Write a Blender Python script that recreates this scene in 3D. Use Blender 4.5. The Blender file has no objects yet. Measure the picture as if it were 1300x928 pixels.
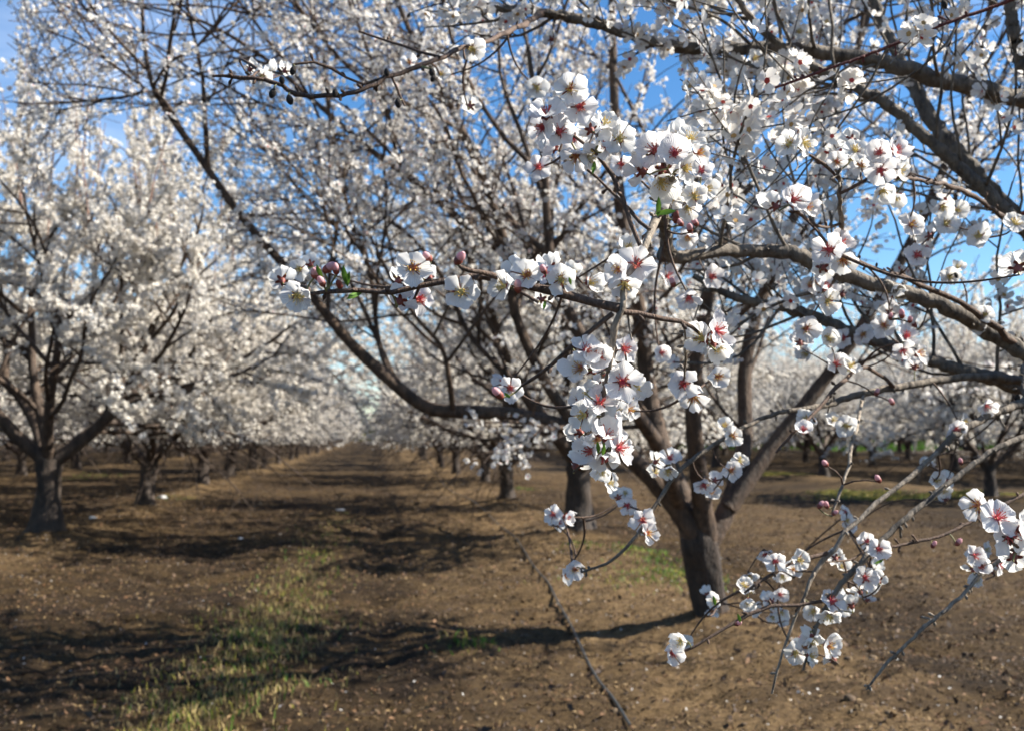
import bpy, math, random
import numpy as np
from mathutils import Vector, Matrix
R_ = math.radians
sc = bpy.context.scene
C = sc.collection
PI = math.pi

# ------------------------------------------------------------------ camera
F = 1250.0                    # focal length in photograph pixels (1300 wide)
CAMH = 1.6
YAW, PITCH = R_(7.74), R_(5.95)
fwd = Vector((math.sin(YAW)*math.cos(PITCH), math.cos(YAW)*math.cos(PITCH), math.sin(PITCH)))
rgt = Vector((math.cos(YAW), -math.sin(YAW), 0))
upv = rgt.cross(fwd)
CAM = Vector((0, 0, CAMH))
def P(px, py, d):
    return CAM + fwd*d + rgt*((px-650)/F*d) + upv*((419-py)/F*d)
def G(px, py):
    v = fwd + rgt*((px-650)/F) + upv*((419-py)/F)
    t = -CAMH/v.z
    return CAM + v*t
def proj(p):
    v = p-CAM
    d = v.dot(fwd)
    if d < .05: return None
    return 650+F*v.dot(rgt)/d, 419-F*v.dot(upv)/d, d
cam = bpy.data.cameras.new('camera'); camo = bpy.data.objects.new('camera', cam); C.objects.link(camo)
cam.sensor_width = 36; cam.lens = F/1300*36
cam.shift_y = -45/1300.0
camo.matrix_world = Matrix(((rgt.x, upv.x, -fwd.x, CAM.x), (rgt.y, upv.y, -fwd.y, CAM.y), (rgt.z, upv.z, -fwd.z, CAM.z), (0, 0, 0, 1)))
cam.clip_start = .02; cam.clip_end = 6000
cam.dof.use_dof = True; cam.dof.focus_distance = 1.07; cam.dof.aperture_fstop = 9
sc.camera = camo

# ------------------------------------------------------------------ sky, sun, exposure
SUN_EL, SUN_AZ = R_(40), R_(96)        # azimuth from +Y towards +X
w = bpy.data.worlds.new('World'); sc.world = w; w.use_nodes = True
nt = w.node_tree; N = nt.nodes; bg = N['Background']
sky = N.new('ShaderNodeTexSky'); sky.sky_type = 'NISHITA'; sky.sun_disc = False
sky.sun_elevation = SUN_EL; sky.sun_rotation = SUN_AZ
sky.air_density = 1.0; sky.dust_density = 0.25; sky.ozone_density = 4.0; sky.altitude = 100
tc = N.new('ShaderNodeTexCoord'); mp = N.new('ShaderNodeMapping'); mp.inputs['Scale'].default_value = (1.2, 2.2, 5)
cn = N.new('ShaderNodeTexNoise'); cn.inputs['Scale'].default_value = 1.6; cn.inputs['Detail'].default_value = 7; cn.inputs['Roughness'].default_value = .55
cr = N.new('ShaderNodeValToRGB'); cr.color_ramp.elements[0].position = .54; cr.color_ramp.elements[1].position = .9
cr.color_ramp.elements[0].color = (0, 0, 0, 1); cr.color_ramp.elements[1].color = (.55, .55, .55, 1)
mx = N.new('ShaderNodeMixRGB'); mx.inputs[2].default_value = (8.5, 9.2, 10.5, 1)
hs = N.new('ShaderNodeHueSaturation'); hs.inputs['Saturation'].default_value = 1.22
L = nt.links.new
L(tc.outputs['Generated'], mp.inputs[0]); L(mp.outputs[0], cn.inputs[0]); L(cn.outputs[0], cr.inputs[0])
L(sky.outputs[0], hs.inputs['Color']); L(hs.outputs[0], mx.inputs[1]); L(cr.outputs[0], mx.inputs[0]); L(mx.outputs[0], bg.inputs[0])
bg.inputs[1].default_value = 0.07
sl = bpy.data.lights.new('sun', 'SUN'); sl.energy = 5.0; sl.angle = R_(.53); sl.color = (1, .94, .84)
so = bpy.data.objects.new('sun', sl); C.objects.link(so)
sdir = Vector((math.sin(SUN_AZ)*math.cos(SUN_EL), math.cos(SUN_AZ)*math.cos(SUN_EL), math.sin(SUN_EL)))
so.rotation_euler = sdir.to_track_quat('Z', 'Y').to_euler(); so.location = sdir*60
sc.view_settings.view_transform = 'Standard'; sc.view_settings.look = 'None'
sc.view_settings.exposure = 1.42; sc.view_settings.gamma = 1; sc.view_settings.use_curve_mapping = False
sc.render.engine = 'CYCLES'
sc.cycles.use_denoising = True
sc.cycles.max_bounces = 6; sc.cycles.diffuse_bounces = 3; sc.cycles.transmission_bounces = 4; sc.cycles.transparent_max_bounces = 4
sc.cycles.use_fast_gi = False

# ------------------------------------------------------------------ materials
def mat(name):
    m = bpy.data.materials.new(name); m.use_nodes = True
    return m, m.node_tree.nodes, m.node_tree.links.new, m.node_tree.nodes['Principled BSDF']
def simple(name, col, rough=.7, var=.25, scale=30, bump=0., bscale=None):
    m, n, l, b = mat(name)
    t = n.new('ShaderNodeTexCoord'); no = n.new('ShaderNodeTexNoise'); no.inputs['Scale'].default_value = scale; no.inputs['Detail'].default_value = 5
    r = n.new('ShaderNodeValToRGB')
    r.color_ramp.elements[0].position = .3; r.color_ramp.elements[1].position = .7
    r.color_ramp.elements[0].color = (*[c*(1-var) for c in col], 1); r.color_ramp.elements[1].color = (*[min(1, c*(1+var)) for c in col], 1)
    l(t.outputs['Object'], no.inputs[0]); l(no.outputs[0], r.inputs[0]); l(r.outputs[0], b.inputs['Base Color'])
    b.inputs['Roughness'].default_value = rough
    if bump:
        bp = n.new('ShaderNodeBump'); bp.inputs['Strength'].default_value = bump; bp.inputs['Distance'].default_value = .004
        n2 = n.new('ShaderNodeTexNoise'); n2.inputs['Scale'].default_value = bscale or scale*3; n2.inputs['Detail'].default_value = 6
        l(t.outputs['Object'], n2.inputs[0]); l(n2.outputs[0], bp.inputs['Height']); l(bp.outputs[0], b.inputs['Normal'])
    return m
def bark(name, dark, light, scale, ring=0.):
    m, n, l, b = mat(name)
    t = n.new('ShaderNodeTexCoord'); mpp = n.new('ShaderNodeMapping'); mpp.inputs['Scale'].default_value = (1, 1, .35)
    a = n.new('ShaderNodeTexNoise'); a.inputs['Scale'].default_value = scale; a.inputs['Detail'].default_value = 8; a.inputs['Roughness'].default_value = .65
    v = n.new('ShaderNodeTexVoronoi'); v.inputs['Scale'].default_value = scale*1.6; v.feature = 'DISTANCE_TO_EDGE'
    r = n.new('ShaderNodeValToRGB'); r.color_ramp.elements[0].position = .32; r.color_ramp.elements[1].position = .68
    r.color_ramp.elements[0].color = (*dark, 1); r.color_ramp.elements[1].color = (*light, 1)
    l(t.outputs['Object'], mpp.inputs[0]); l(mpp.outputs[0], a.inputs[0]); l(mpp.outputs[0], v.inputs[0]); l(a.outputs[0], r.inputs[0]); l(r.outputs[0], b.inputs['Base Color'])
    b.inputs['Roughness'].default_value = .8
    ad = n.new('ShaderNodeMath'); ad.operation = 'ADD'; l(a.outputs[0], ad.inputs[0])
    mm = n.new('ShaderNodeMath'); mm.operation = 'MULTIPLY'; mm.inputs[1].default_value = .5; l(v.outputs['Distance'], mm.inputs[0]); l(mm.outputs[0], ad.inputs[1])
    bp = n.new('ShaderNodeBump'); bp.inputs['Strength'].default_value = 1; bp.inputs['Distance'].default_value = .5/scale
    l(ad.outputs[0], bp.inputs['Height']); l(bp.outputs[0], b.inputs['Normal'])
    return m
M = {}
M['trunk'] = bark('trunk_bark', (.010, .0065, .0045), (.06, .04, .027), 20)
M['limb'] = bark('limb_bark', (.018, .011, .007), (.13, .08, .048), 22)
M['far_limb'] = bark('far_limb_bark', (.024, .015, .01), (.1, .066, .044), 12)
M['near_bark'] = bark('near_branch_bark', (.042, .032, .024), (.22, .18, .135), 45)
M['twig_bark'] = bark('twig_bark', (.028, .016, .011), (.15, .09, .058), 160)
M['pale_bark'] = bark('pale_twig_bark', (.06, .045, .033), (.36, .3, .23), 130)
M['red_bark'] = bark('red_shoot_bark', (.06, .012, .01), (.16, .04, .03), 120)
M['shoot'] = simple('shoot_bark', (.2, .11, .075), .7, .2, 20)
def petal(name, base, near, stop, tr=.42, veins=True):
    m, n, l, b = mat(name)
    uv = n.new('ShaderNodeUVMap'); sp = n.new('ShaderNodeSeparateXYZ'); l(uv.outputs[0], sp.inputs[0])
    r = n.new('ShaderNodeValToRGB'); e = r.color_ramp.elements
    e[0].position = .03; e[0].color = (*near, 1); e[1].position = stop; e[1].color = (*base, 1)
    mid = r.color_ramp.elements.new(stop*.5); mid.color = (*[(a*.35+c*.65) for a, c in zip(near, base)], 1)
    l(sp.outputs['Y'], r.inputs[0])
    b.inputs['Roughness'].default_value = .55; b.inputs['Specular IOR Level'].default_value = .25
    l(r.outputs[0], b.inputs['Base Color'])
    tb = n.new('ShaderNodeBsdfTranslucent'); l(r.outputs[0], tb.inputs['Color'])
    ms = n.new('ShaderNodeMixShader'); ms.inputs[0].default_value = tr
    l(b.outputs[0], ms.inputs[1]); l(tb.outputs[0], ms.inputs[2]); l(ms.outputs[0], n['Material Output'].inputs[0])
    if veins:
        wv = n.new('ShaderNodeTexWave'); wv.inputs['Scale'].default_value = 3.2; wv.inputs['Distortion'].default_value = 2.5; wv.inputs['Detail'].default_value = 3
        wv.bands_direction = 'X'
        bp = n.new('ShaderNodeBump'); bp.inputs['Strength'].default_value = .35; bp.inputs['Distance'].default_value = .0012
        l(uv.outputs[0], wv.inputs[0]); l(wv.outputs[0], bp.inputs['Height']); l(bp.outputs[0], b.inputs['Normal']); l(bp.outputs[0], tb.inputs['Normal'])
    return m
M['petal_pink'] = petal('petal_pink_base', (.86, .845, .83), (.6, .07, .1), .19, .47)
M['petal_plain'] = petal('petal_plain_base', (.86, .85, .82), (.7, .62, .36), .16, .47)
M['bud_petal'] = petal('bud_petal', (.84, .81, .79), (.7, .42, .44), .45, .4, False)
def flat_petal(name, col, tr=.38):
    m, n, l, b = mat(name)
    b.inputs['Base Color'].default_value = (*col, 1); b.inputs['Roughness'].default_value = .6; b.inputs['Specular IOR Level'].default_value = .2
    tb = n.new('ShaderNodeBsdfTranslucent'); tb.inputs['Color'].default_value = (*col, 1)
    ms = n.new('ShaderNodeMixShader'); ms.inputs[0].default_value = tr
    l(b.outputs[0], ms.inputs[1]); l(tb.outputs[0], ms.inputs[2]); l(ms.outputs[0], n['Material Output'].inputs[0])
    return m
M['far_petal'] = flat_petal('far_petal', (.77, .73, .66), .42)
M['mid_petal'] = flat_petal('mid_petal', (.82, .79, .74), .45)
M['heart_red'] = flat_petal('flower_heart_red', (.42, .06, .05), .15)
M['heart_tan'] = flat_petal('flower_heart_tan', (.42, .26, .1), .15)
M['fil_red'] = flat_petal('stamen_red', (.75, .14, .17), .3)
M['fil_yellow'] = flat_petal('stamen_yellow', (.72, .62, .28), .3)
M['fil_orange'] = flat_petal('stamen_orange', (.62, .26, .12), .3)
M['anther'] = simple('anther', (.62, .42, .08), .6, .2, 400)
M['anther_red'] = simple('anther_red', (.45, .12, .06), .6, .2, 400)
M['calyx'] = simple('calyx', (.2, .045, .03), .6, .35, 250)
M['stalk'] = simple('flower_stalk', (.16, .15, .05), .6, .3, 200)
M['leaf'] = flat_petal('young_leaf', (.1, .2, .03), .3)
M['husk'] = simple('old_husk', (.02, .015, .012), .9, .4, 120, .6)

# ------------------------------------------------------------------ mesh helpers
def mk(name, verts, faces, mats, parent=None, fmat=None, smooth=True, uvs=None, link=True):
    """verts (n,3) array; faces: list of arrays (k, m)."""
    me = bpy.data.meshes.new(name)
    verts = np.asarray(verts, dtype=np.float32).reshape(-1, 3)
    if not isinstance(faces, list): faces = [faces]
    faces = [np.asarray(f, dtype=np.int32) for f in faces if len(f)]
    nf = sum(len(f) for f in faces); nl = sum(f.size for f in faces)
    me.vertices.add(len(verts)); me.vertices.foreach_set('co', verts.ravel())
    me.loops.add(nl); me.polygons.add(nf)
    li = np.concatenate([f.ravel() for f in faces])
    tot = np.concatenate([np.full(len(f), f.shape[1], np.int32) for f in faces])
    st = np.concatenate([[0], np.cumsum(tot)[:-1]]).astype(np.int32)
    me.loops.foreach_set('vertex_index', li); me.polygons.foreach_set('loop_start', st); me.polygons.foreach_set('loop_total', tot)
    if fmat is not None: me.polygons.foreach_set('material_index', np.asarray(fmat, np.int32))
    if smooth: me.polygons.foreach_set('use_smooth', np.ones(nf, bool))
    if uvs is not None:
        ul = me.uv_layers.new(name='UVMap'); ul.data.foreach_set('uv', np.asarray(uvs, np.float32)[li].ravel())
    me.update(); me.validate()
    for m in (mats if isinstance(mats, (list, tuple)) else [mats]): me.materials.append(m)
    o = bpy.data.objects.new(name, me)
    if link: C.objects.link(o)
    if parent: o.parent = parent
    return o
class Acc:
    def __init__(s): s.v = []; s.f = {}; s.fm = {}; s.n = 0
    def add(s, v, f, m=0):
        v = np.asarray(v, float).reshape(-1, 3); f = np.asarray(f, int)
        s.v.append(v); s.f.setdefault(f.shape[1], []).append(f+s.n); s.fm.setdefault(f.shape[1], []).append(np.full(len(f), m)); s.n += len(v)
    def obj(s, name, mats, parent=None, smooth=True):
        ks = list(s.f)
        return mk(name, np.concatenate(s.v), [np.concatenate(s.f[k]) for k in ks], mats, parent, np.concatenate([np.concatenate(s.fm[k]) for k in ks]), smooth)
def tube(acc, pts, rad, sides=6, m=0, cap=True, lump=0., rnd=None, gn=0.):
    pts = np.asarray([tuple(p) for p in pts], float); n = len(pts); rad = np.asarray(rad, float)
    t = np.gradient(pts, axis=0); t /= np.linalg.norm(t, axis=1)[:, None]+1e-9
    ref = np.array([0, 0, 1.]) if abs(t[0, 2]) < .9 else np.array([1., 0, 0])
    a = np.cross(t, ref); a /= np.linalg.norm(a, axis=1)[:, None]+1e-9
    b = np.cross(t, a)
    an = np.arange(sides)*2*PI/sides
    rr = rad[:, None]*np.ones((1, sides))
    if gn:
        zz = np.arange(n)[:, None]; rr = rr*(1+gn*(np.sin(2*an[None]+zz*.35+1)+.6*np.sin(5*an[None]-zz*.5)+.5*np.sin(3*an[None]+zz*.9)))
    if lump and rnd is not None: rr = rr*(1+rnd.uniform(-lump, lump, rr.shape))
    v = pts[:, None, :]+rr[:, :, None]*(np.cos(an)[None, :, None]*a[:, None, :]+np.sin(an)[None, :, None]*b[:, None, :])
    i = np.arange(n-1)[:, None]*sides; j = np.arange(sides)[None, :]; j2 = (j+1) % sides
    f = np.stack([i+j, i+j2, i+sides+j2, i+sides+j], -1).reshape(-1, 4)
    acc.add(v.reshape(-1, 3), f, m)
    if cap:
        base = acc.n-n*sides
        for off in (0, (n-1)*sides):
            c = pts[0] if off == 0 else pts[-1]
            ring = v[0] if off == 0 else v[-1]
            acc.add(np.vstack([ring, c]), [[k, (k+1) % sides, sides] for k in range(sides)], m)
def smooth_path(ctrl, n):
    """Catmull-Rom through control rows (any columns)."""
    c = np.asarray(ctrl, float); k = len(c)
    if k == 2: 
        t = np.linspace(0, 1, n)[:, None]; return c[0]*(1-t)+c[1]*t
    e = np.vstack([2*c[0]-c[1], c, 2*c[-1]-c[-2]])
    out = []
    for s in np.linspace(0, k-1, n):
        i = min(int(s), k-2); t = s-i; p0, p1, p2, p3 = e[i], e[i+1], e[i+2], e[i+3]
        out.append(.5*((2*p1)+(-p0+p2)*t+(2*p0-5*p1+4*p2-p3)*t*t+(-p0+3*p1-3*p2+p3)*t**3))
    return np.array(out)
def empty(name, loc, label, cat, group=None, rz=0, s=1):
    o = bpy.data.objects.new(name, None); C.objects.link(o); o.location = loc; o.rotation_euler = (0, 0, rz); o.scale = (s, s, s)
    o['label'] = label; o['category'] = cat
    if group: o['group'] = group
    return o
def perp(d, rng):
    a = Vector((rng.gauss(0, 1), rng.gauss(0, 1), rng.gauss(0, 1)))
    a = a-d*a.dot(d)
    return a.normalized()

# ------------------------------------------------------------------ tree growth
class Tree:
    def __init__(s, seed, ok=None):
        s.rng = random.Random(seed); s.lines = []; s.ok = ok       # lines: (points, radii, level)
    def child(s, p, d, Ln, r, lvl, prm):
        rng = s.rng; n = max(3, int(Ln/prm['seg'][min(lvl, 4)])+1)
        pts = [p.copy()]; q = p.copy(); dd = d.copy()
        for i in range(n):
            dd = (dd+perp(dd, rng)*prm['wob']*rng.uniform(.3, 1)+Vector((0, 0, prm['up'][min(lvl, 4)]))*.3).normalized()
            q = q+dd*(Ln/n); pts.append(q.copy())
            if s.ok and not s.ok(q, lvl):
                break
        if len(pts) < 3: return
        m = len(pts); r1 = max(prm['rmin'], r*prm['taper'])
        rad = [r+(r1-r)*i/(m-1) for i in range(m)]
        s.lines.append((pts, rad, lvl))
        s.sprout(pts, rad, Ln, lvl, prm)
    def sprout(s, pts, rad, Ln, lvl, prm, k=None, t0=.25):
        rng = s.rng
        if lvl >= prm['max']: return
        k = k if k is not None else prm['kids'][lvl]
        m = len(pts)
        for c in range(k):
            t = t0+(1-t0)*(c+rng.random()*.9)/k if c < k-1 else .97
            x = t*(m-1); i = min(int(x), m-2); f = x-i
            p = pts[i].lerp(pts[i+1], f); d = (pts[i+1]-pts[i]).normalized(); r = rad[i]+(rad[i+1]-rad[i])*f
            ang = R_(rng.uniform(*prm['ang'])) if c < k-1 else R_(rng.uniform(5, 25))
            d2 = (d*math.cos(ang)+perp(d, rng)*math.sin(ang)).normalized()
            if lvl <= 1 and d2.z < -.15: d2.z *= .3; d2.normalize()
            s.child(p, d2, prm['len'][lvl+1]*rng.uniform(.65, 1.25), min(r*.75, prm['rad'][lvl+1]*rng.uniform(.8, 1.15)), lvl+1, prm)
PRM = dict(seg=(.25, .25, .22, .2, .15), wob=.2, up=(.3, .2, .35, .3, .2), taper=.45, rmin=.0025, max=4, kids=(5, 5, 6, 5, 0),
           len=(0, 1.9, 1.75, 1.1, .5), rad=(.14, .07, .036, .015, .006), ang=(28, 62))
def blossoms_on(lines, gap, rs, lvls=(3, 4), spread=.04, grp=3.2, bare=.5):
    """positions and normals for blossoms strung along the twigs."""
    pos = []; nor = []
    for pts, rad, lvl in lines:
        if lvl not in lvls: continue
        p = np.array([tuple(q) for q in pts]); sg = np.linalg.norm(np.diff(p, axis=0), axis=1); T = sg.sum()
        k = rs.poisson(T/(gap*grp))
        if k == 0: continue
        s = rs.uniform(0 if lvl > 3 else .25, 1, k)*T; s = np.repeat(s, rs.poisson(grp, k)); s = np.clip(s+rs.normal(size=len(s))*.012, 0, T*.999)
        if len(s) == 0: continue
        cs = np.concatenate([[0], np.cumsum(sg)])
        i = np.clip(np.searchsorted(cs, s)-1, 0, len(sg)-1); f = (s-cs[i])/sg[i]
        q = p[i]+(p[i+1]-p[i])*f[:, None]; pos.append(q)
    q = np.concatenate(pos)
    ph = rs.uniform(0, 6.28, 6)    # uneven bloom: some shoots are full, some nearly bare
    dn = np.sin(q[:, 0]*4.1+ph[0]+1.3*np.sin(q[:, 1]*2.3))*np.sin(q[:, 1]*3.7+ph[1]+1.1*np.sin(q[:, 2]*2.9))+.7*np.sin(q[:, 2]*5.3+ph[2]+q[:, 0]*2.1)*np.sin((q[:, 0]+q[:, 1])*7.1+ph[3])
    q = q[rs.random(len(q)) < np.clip(.66+bare*dn, .08, 1)]
    n = rs.normal(size=q.shape); n[:, 2] += .25; n /= np.linalg.norm(n, axis=1)[:, None]
    q = q+n*rs.uniform(.4, 1, (len(q), 1))*spread
    return q, n
def blossom_cloud(q, n, R, rs, detail=0):
    """five kite petals a blossom. detail 1 adds a heart and second quad."""
    k = len(q); ref = rs.normal(size=(k, 3)); u = np.cross(n, ref); u /= np.linalg.norm(u, axis=1)[:, None]; v = np.cross(n, u)
    R = R*rs.uniform(.75, 1.15, (k, 1)); cup = rs.uniform(.1, 1.1, (k, 1))
    V = []; 
    an0 = rs.uniform(0, 2*PI, (k, 1))
    prof = [(0.06, 0, 0), (.62, .4, .5), (1.0, .0, 1.0), (.62, -.4, .5)] if not detail else [(.05, 0, 0), (.42, .3, .3), (.8, .36, .72), (.98, .13, 1.), (.9, 0, .95), (.98, -.13, 1.), (.8, -.36, .72), (.42, -.3, .3)]
    for pk in range(5):
        a = an0+pk*2*PI/5+rs.uniform(-.12, .12, (k, 1)); er = u*np.cos(a)+v*np.sin(a); et = -u*np.sin(a)+v*np.cos(a)
        cp = cup*rs.uniform(.7, 1.3, (k, 1))
        for (rr, ss, zz) in prof:
            V.append(q+R*(er*rr*(1-.25*cp*zz)+et*ss+n*(cp*zz*rr*.75+(.03*(pk % 2)))))
    m = len(prof); V = np.stack(V, 1)            # k, 5*m, 3
    if detail:
        base = np.array([[0, 1, 2, 3, 4], [0, 4, 5, 6, 7]])
    else:
        base = np.array([[0, 1, 2, 3]])
    f = np.concatenate([base+pk*m for pk in range(5)])
    F_ = (f[None]+(np.arange(k)*5*m)[:, None, None]).reshape(-1, f.shape[1])
    verts = [V.reshape(-1, 3)]; faces = [F_]; fm = [np.zeros(len(F_), int)]
    nb = k*5*m
    if detail:
        hr = R*.24; H = np.stack([q+hr*(u*math.cos(a)+v*math.sin(a))+n*R*.16 for a in np.arange(5)*2*PI/5], 1)
        hf = (np.arange(5)[None]+(np.arange(k)*5)[:, None])+nb
        verts.append(H.reshape(-1, 3)); faces = [np.vstack([F_, hf])]; fm.append(1+(rs.random(k) < .45).astype(int))
    return np.concatenate(verts), faces, np.concatenate(fm)
def bark_mesh(lines, sides=(10, 8, 6, 4, 3), keep=None, rs=None):
    acc = Acc()
    for pts, rad, lvl in lines:
        if keep and lvl not in keep: continue
        tube(acc, pts, rad, sides[min(lvl, 4)], 0, cap=lvl < 3, lump=.08 if lvl < 3 else 0, rnd=rs)
    return acc

# ---- a full orchard tree of the rows (five different ones, copied)
def trunk_path(h, lean, rng):
    pts = [Vector((0, 0, -.12)), Vector((0, 0, 0)), Vector((lean[0]*.3, lean[1]*.3, h*.35)), Vector((lean[0]*.7, lean[1]*.7, h*.7)), Vector((lean[0], lean[1], h))]
    return pts
def row_tree(seed, r0=.14, h=.75, gap=.03, shoots=70, petal=.03, lean=(0, 0), nsc=5, hscale=1.):
    rs = np.random.RandomState(seed); rng = random.Random(seed)
    T = Tree(seed)
    tp = trunk_path(h, lean, rng); tr = [r0*1.9, r0*1.4, r0*1.05, r0, r0*1.1]
    tacc = Acc(); sm = smooth_path([(*p, r) for p, r in zip(tp, tr)], 20); tube(tacc, sm[:, :3], sm[:, 3], 18, lump=.03, rnd=rs, gn=.07)
    top = tp[-1]
    prm = dict(PRM); prm['len'] = (0, 2.4*hscale, 2.1*hscale, 1.25, .55); prm['kids'] = (5, 6, 7, 6, 0); prm['up'] = (.3, .05, .12, -.04, -.1); prm['ang'] = (30, 75)
    for k in range(nsc):
        az = 2*PI*(k+rng.uniform(-.25, .25))/nsc; el = R_(rng.uniform(32, 56))
        d = Vector((math.cos(az)*math.cos(el), math.sin(az)*math.cos(el), math.sin(el)))
        T.child(top-Vector((0, 0, rng.uniform(.0, .15))), d, 2.2*hscale*rng.uniform(.85, 1.2), r0*rng.uniform(.5, .68), 1, prm)
    d = Vector((rng.uniform(-.2, .2), rng.uniform(-.2, .2), 1)).normalized(); T.child(top-Vector((0, 0, .05)), d, 2.1*hscale, r0*.5, 1, prm)
    acc = bark_mesh(T.lines, rs=rs)
    # bare upright water shoots
    sh = Acc(); tops = [l for l in T.lines if l[2] == 3]; tops.sort(key=lambda l: -l[0][-1].z); shl = []
    for l in rng.sample(tops[:110], min(shoots, 110)):
        p = l[0][len(l[0])//2]; n = 6; q = p.copy(); pts = [q.copy()]; ln = rng.uniform(.8, 1.7); dd = Vector((rng.uniform(-.15, .15), rng.uniform(-.15, .15), 1)).normalized()
        for i in range(n): dd = (dd+perp(dd, rng)*.05).normalized(); q = q+dd*(ln/n); pts.append(q.copy())
        tube(acc, pts, np.linspace(.011, .004, n+1), 4, 1, cap=False); shl.append((pts, [0]*len(pts), 4))
    q, n = blossoms_on(T.lines, gap*.6, rs, bare=.34); q2, n2 = blossoms_on(shl, .09, rs)
    q = np.vstack([q, q2]); n = np.vstack([n, n2])
    kp = q[:, 2] > 1.08+rs.uniform(-.15, .15, len(q)); q = q[kp]; n = n[kp]
    V, Fc, fm = blossom_cloud(q, n, petal, rs)
    tag = [tacc.obj('trunk', M['trunk']), acc.obj('branches', [M['far_limb'], M['shoot']]), mk('blossom_crown', V, Fc, M['far_petal'], None, fm, smooth=False)]
    tag[2]['kind'] = 'stuff'
    print('row tree', seed, len(T.lines), len(q))
    return tag
def place_tree(parts, used, x, y, label, group, rz, s, z=0, wide=1):
    t = empty('almond_tree', (x, y, z), label, 'almond tree', group, rz, s)
    if wide != 1: t.scale = (s*wide, s*wide, s*1.04)
    for p in parts:
        c = p if not used else p.copy()
        if used: C.objects.link(c)
        c.parent = t
    return t

# ------------------------------------------------------------------ ground
ROWS = (-27.7, -20.05, -12.4, -4.75, 2.9, 15.1, 22.8, 30.5, 38.2)
MOUNDS = [tuple(G(*q))[:2] for q in ((905, 803), (735, 684), (644, 641), (58, 688), (184, 650), (257, 622))]
def ground_z(x, y):
    x = np.asarray(x, float); y = np.asarray(y, float)
    z = np.zeros(np.broadcast(x, y).shape)
    for r in ROWS: z = z+.10*np.exp(-((x-r)/.85)**2)
    for (bx, by) in MOUNDS: z = z+.1*np.exp(-((x-bx)**2+(y-by)**2)/.16)
    for r in (-2.2, .05): z = z-.03*np.exp(-((x-r+.05*np.sin(y*.8))/.16)**2)
    g = np.random.RandomState(5)
    for wl, a in ((3.1, .016), (1.7, .013), (.9, .010), (.52, .008), (.3, .006), (.19, .005)):
        for k in range(4):
            th = g.uniform(0, PI); ph = g.uniform(0, 6.28); z = z+a*.6*np.sin((x*math.cos(th)+y*math.sin(th))*2*PI/wl+ph+1.5*np.sin((x*math.sin(th)-y*math.cos(th))*2*PI/wl/1.9+ph*2))
    return z*np.exp(-np.maximum(np.abs(y)-60, 0)/60)
def axis(n, lim, near):
    t = np.linspace(-1, 1, n); k = math.asinh(lim/near); return near*np.sinh(t*k)
gx = np.concatenate([[-3000, -900, -300, -120, -70], np.arange(-42, -10, .4), np.arange(-10, 8, .07), np.arange(8, 45, .4), [70, 120, 300, 900, 3000]])
gy = np.concatenate([[-3000, -600, -100, -30], np.arange(-12, 3, .5), np.arange(3, 16, .07), np.arange(16, 40, .18), np.arange(40, 90, .8), np.arange(90, 260, 5), [400, 900, 2000, 3500]])
X, Y = np.meshgrid(gx, gy); Z = ground_z(X, Y)
ny, nx = X.shape; i = np.arange(ny-1)[:, None]*nx; j = np.arange(nx-1)[None, :]
gf = np.stack([i+j, i+j+1, i+nx+j+1, i+nx+j], -1).reshape(-1, 4)
m, n, l, b = mat('orchard_soil')
tcn = n.new('ShaderNodeTexCoord'); sx = n.new('ShaderNodeSeparateXYZ'); l(tcn.outputs['Object'], sx.inputs[0])
def noise(sc_, det=6, ro=.6, src=None):
    q = n.new('ShaderNodeTexNoise'); q.inputs['Scale'].default_value = sc_; q.inputs['Detail'].default_value = det; q.inputs['Roughness'].default_value = ro
    l((src or tcn.outputs['Object']), q.inputs[0]); return q.outputs[0]
def ramp(src, stops):
    r = n.new('ShaderNodeValToRGB'); e = r.color_ramp.elements
    while len(e) < len(stops): e.new(.5)
    for k, (p_, c_) in enumerate(stops): e[k].position = p_; e[k].color = (*c_, 1) if len(c_) == 3 else c_
    l(src, r.inputs[0]); return r.outputs[0]
def mixc(f, a, c):
    q = n.new('ShaderNodeMixRGB'); l(f, q.inputs[0]); l(a, q.inputs[1]); l(c, q.inputs[2]) if not isinstance(c, tuple) else setattr(q.inputs[2], 'default_value', (*c, 1)); return q.outputs[0]
def mth(op, a, c):
    q = n.new('ShaderNodeMath'); q.operation = op; q.use_clamp = False
    for k, v in enumerate((a, c)):
        if isinstance(v, (int, float)): q.inputs[k].default_value = v
        else: l(v, q.inputs[k])
    return q.outputs[0]
stretch = n.new('ShaderNodeMapping'); stretch.inputs['Scale'].default_value = (.35, 1, 1); l(tcn.outputs['Object'], stretch.inputs[0])
soil = ramp(noise(9, 9, .7, stretch.outputs[0]), [(.3, (.009, .0055, .003)), (.5, (.03, .0185, .0085)), (.7, (.082, .052, .022))])
dry = ramp(noise(30, 8, .7), [(.3, (.025, .0145, .006)), (.55, (.08, .05, .02)), (.75, (.19, .122, .05))])
sand = ramp(noise(14, 9, .7), [(.3, (.06, .038, .017)), (.55, (.17, .11, .052)), (.75, (.32, .22, .115))])
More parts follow.
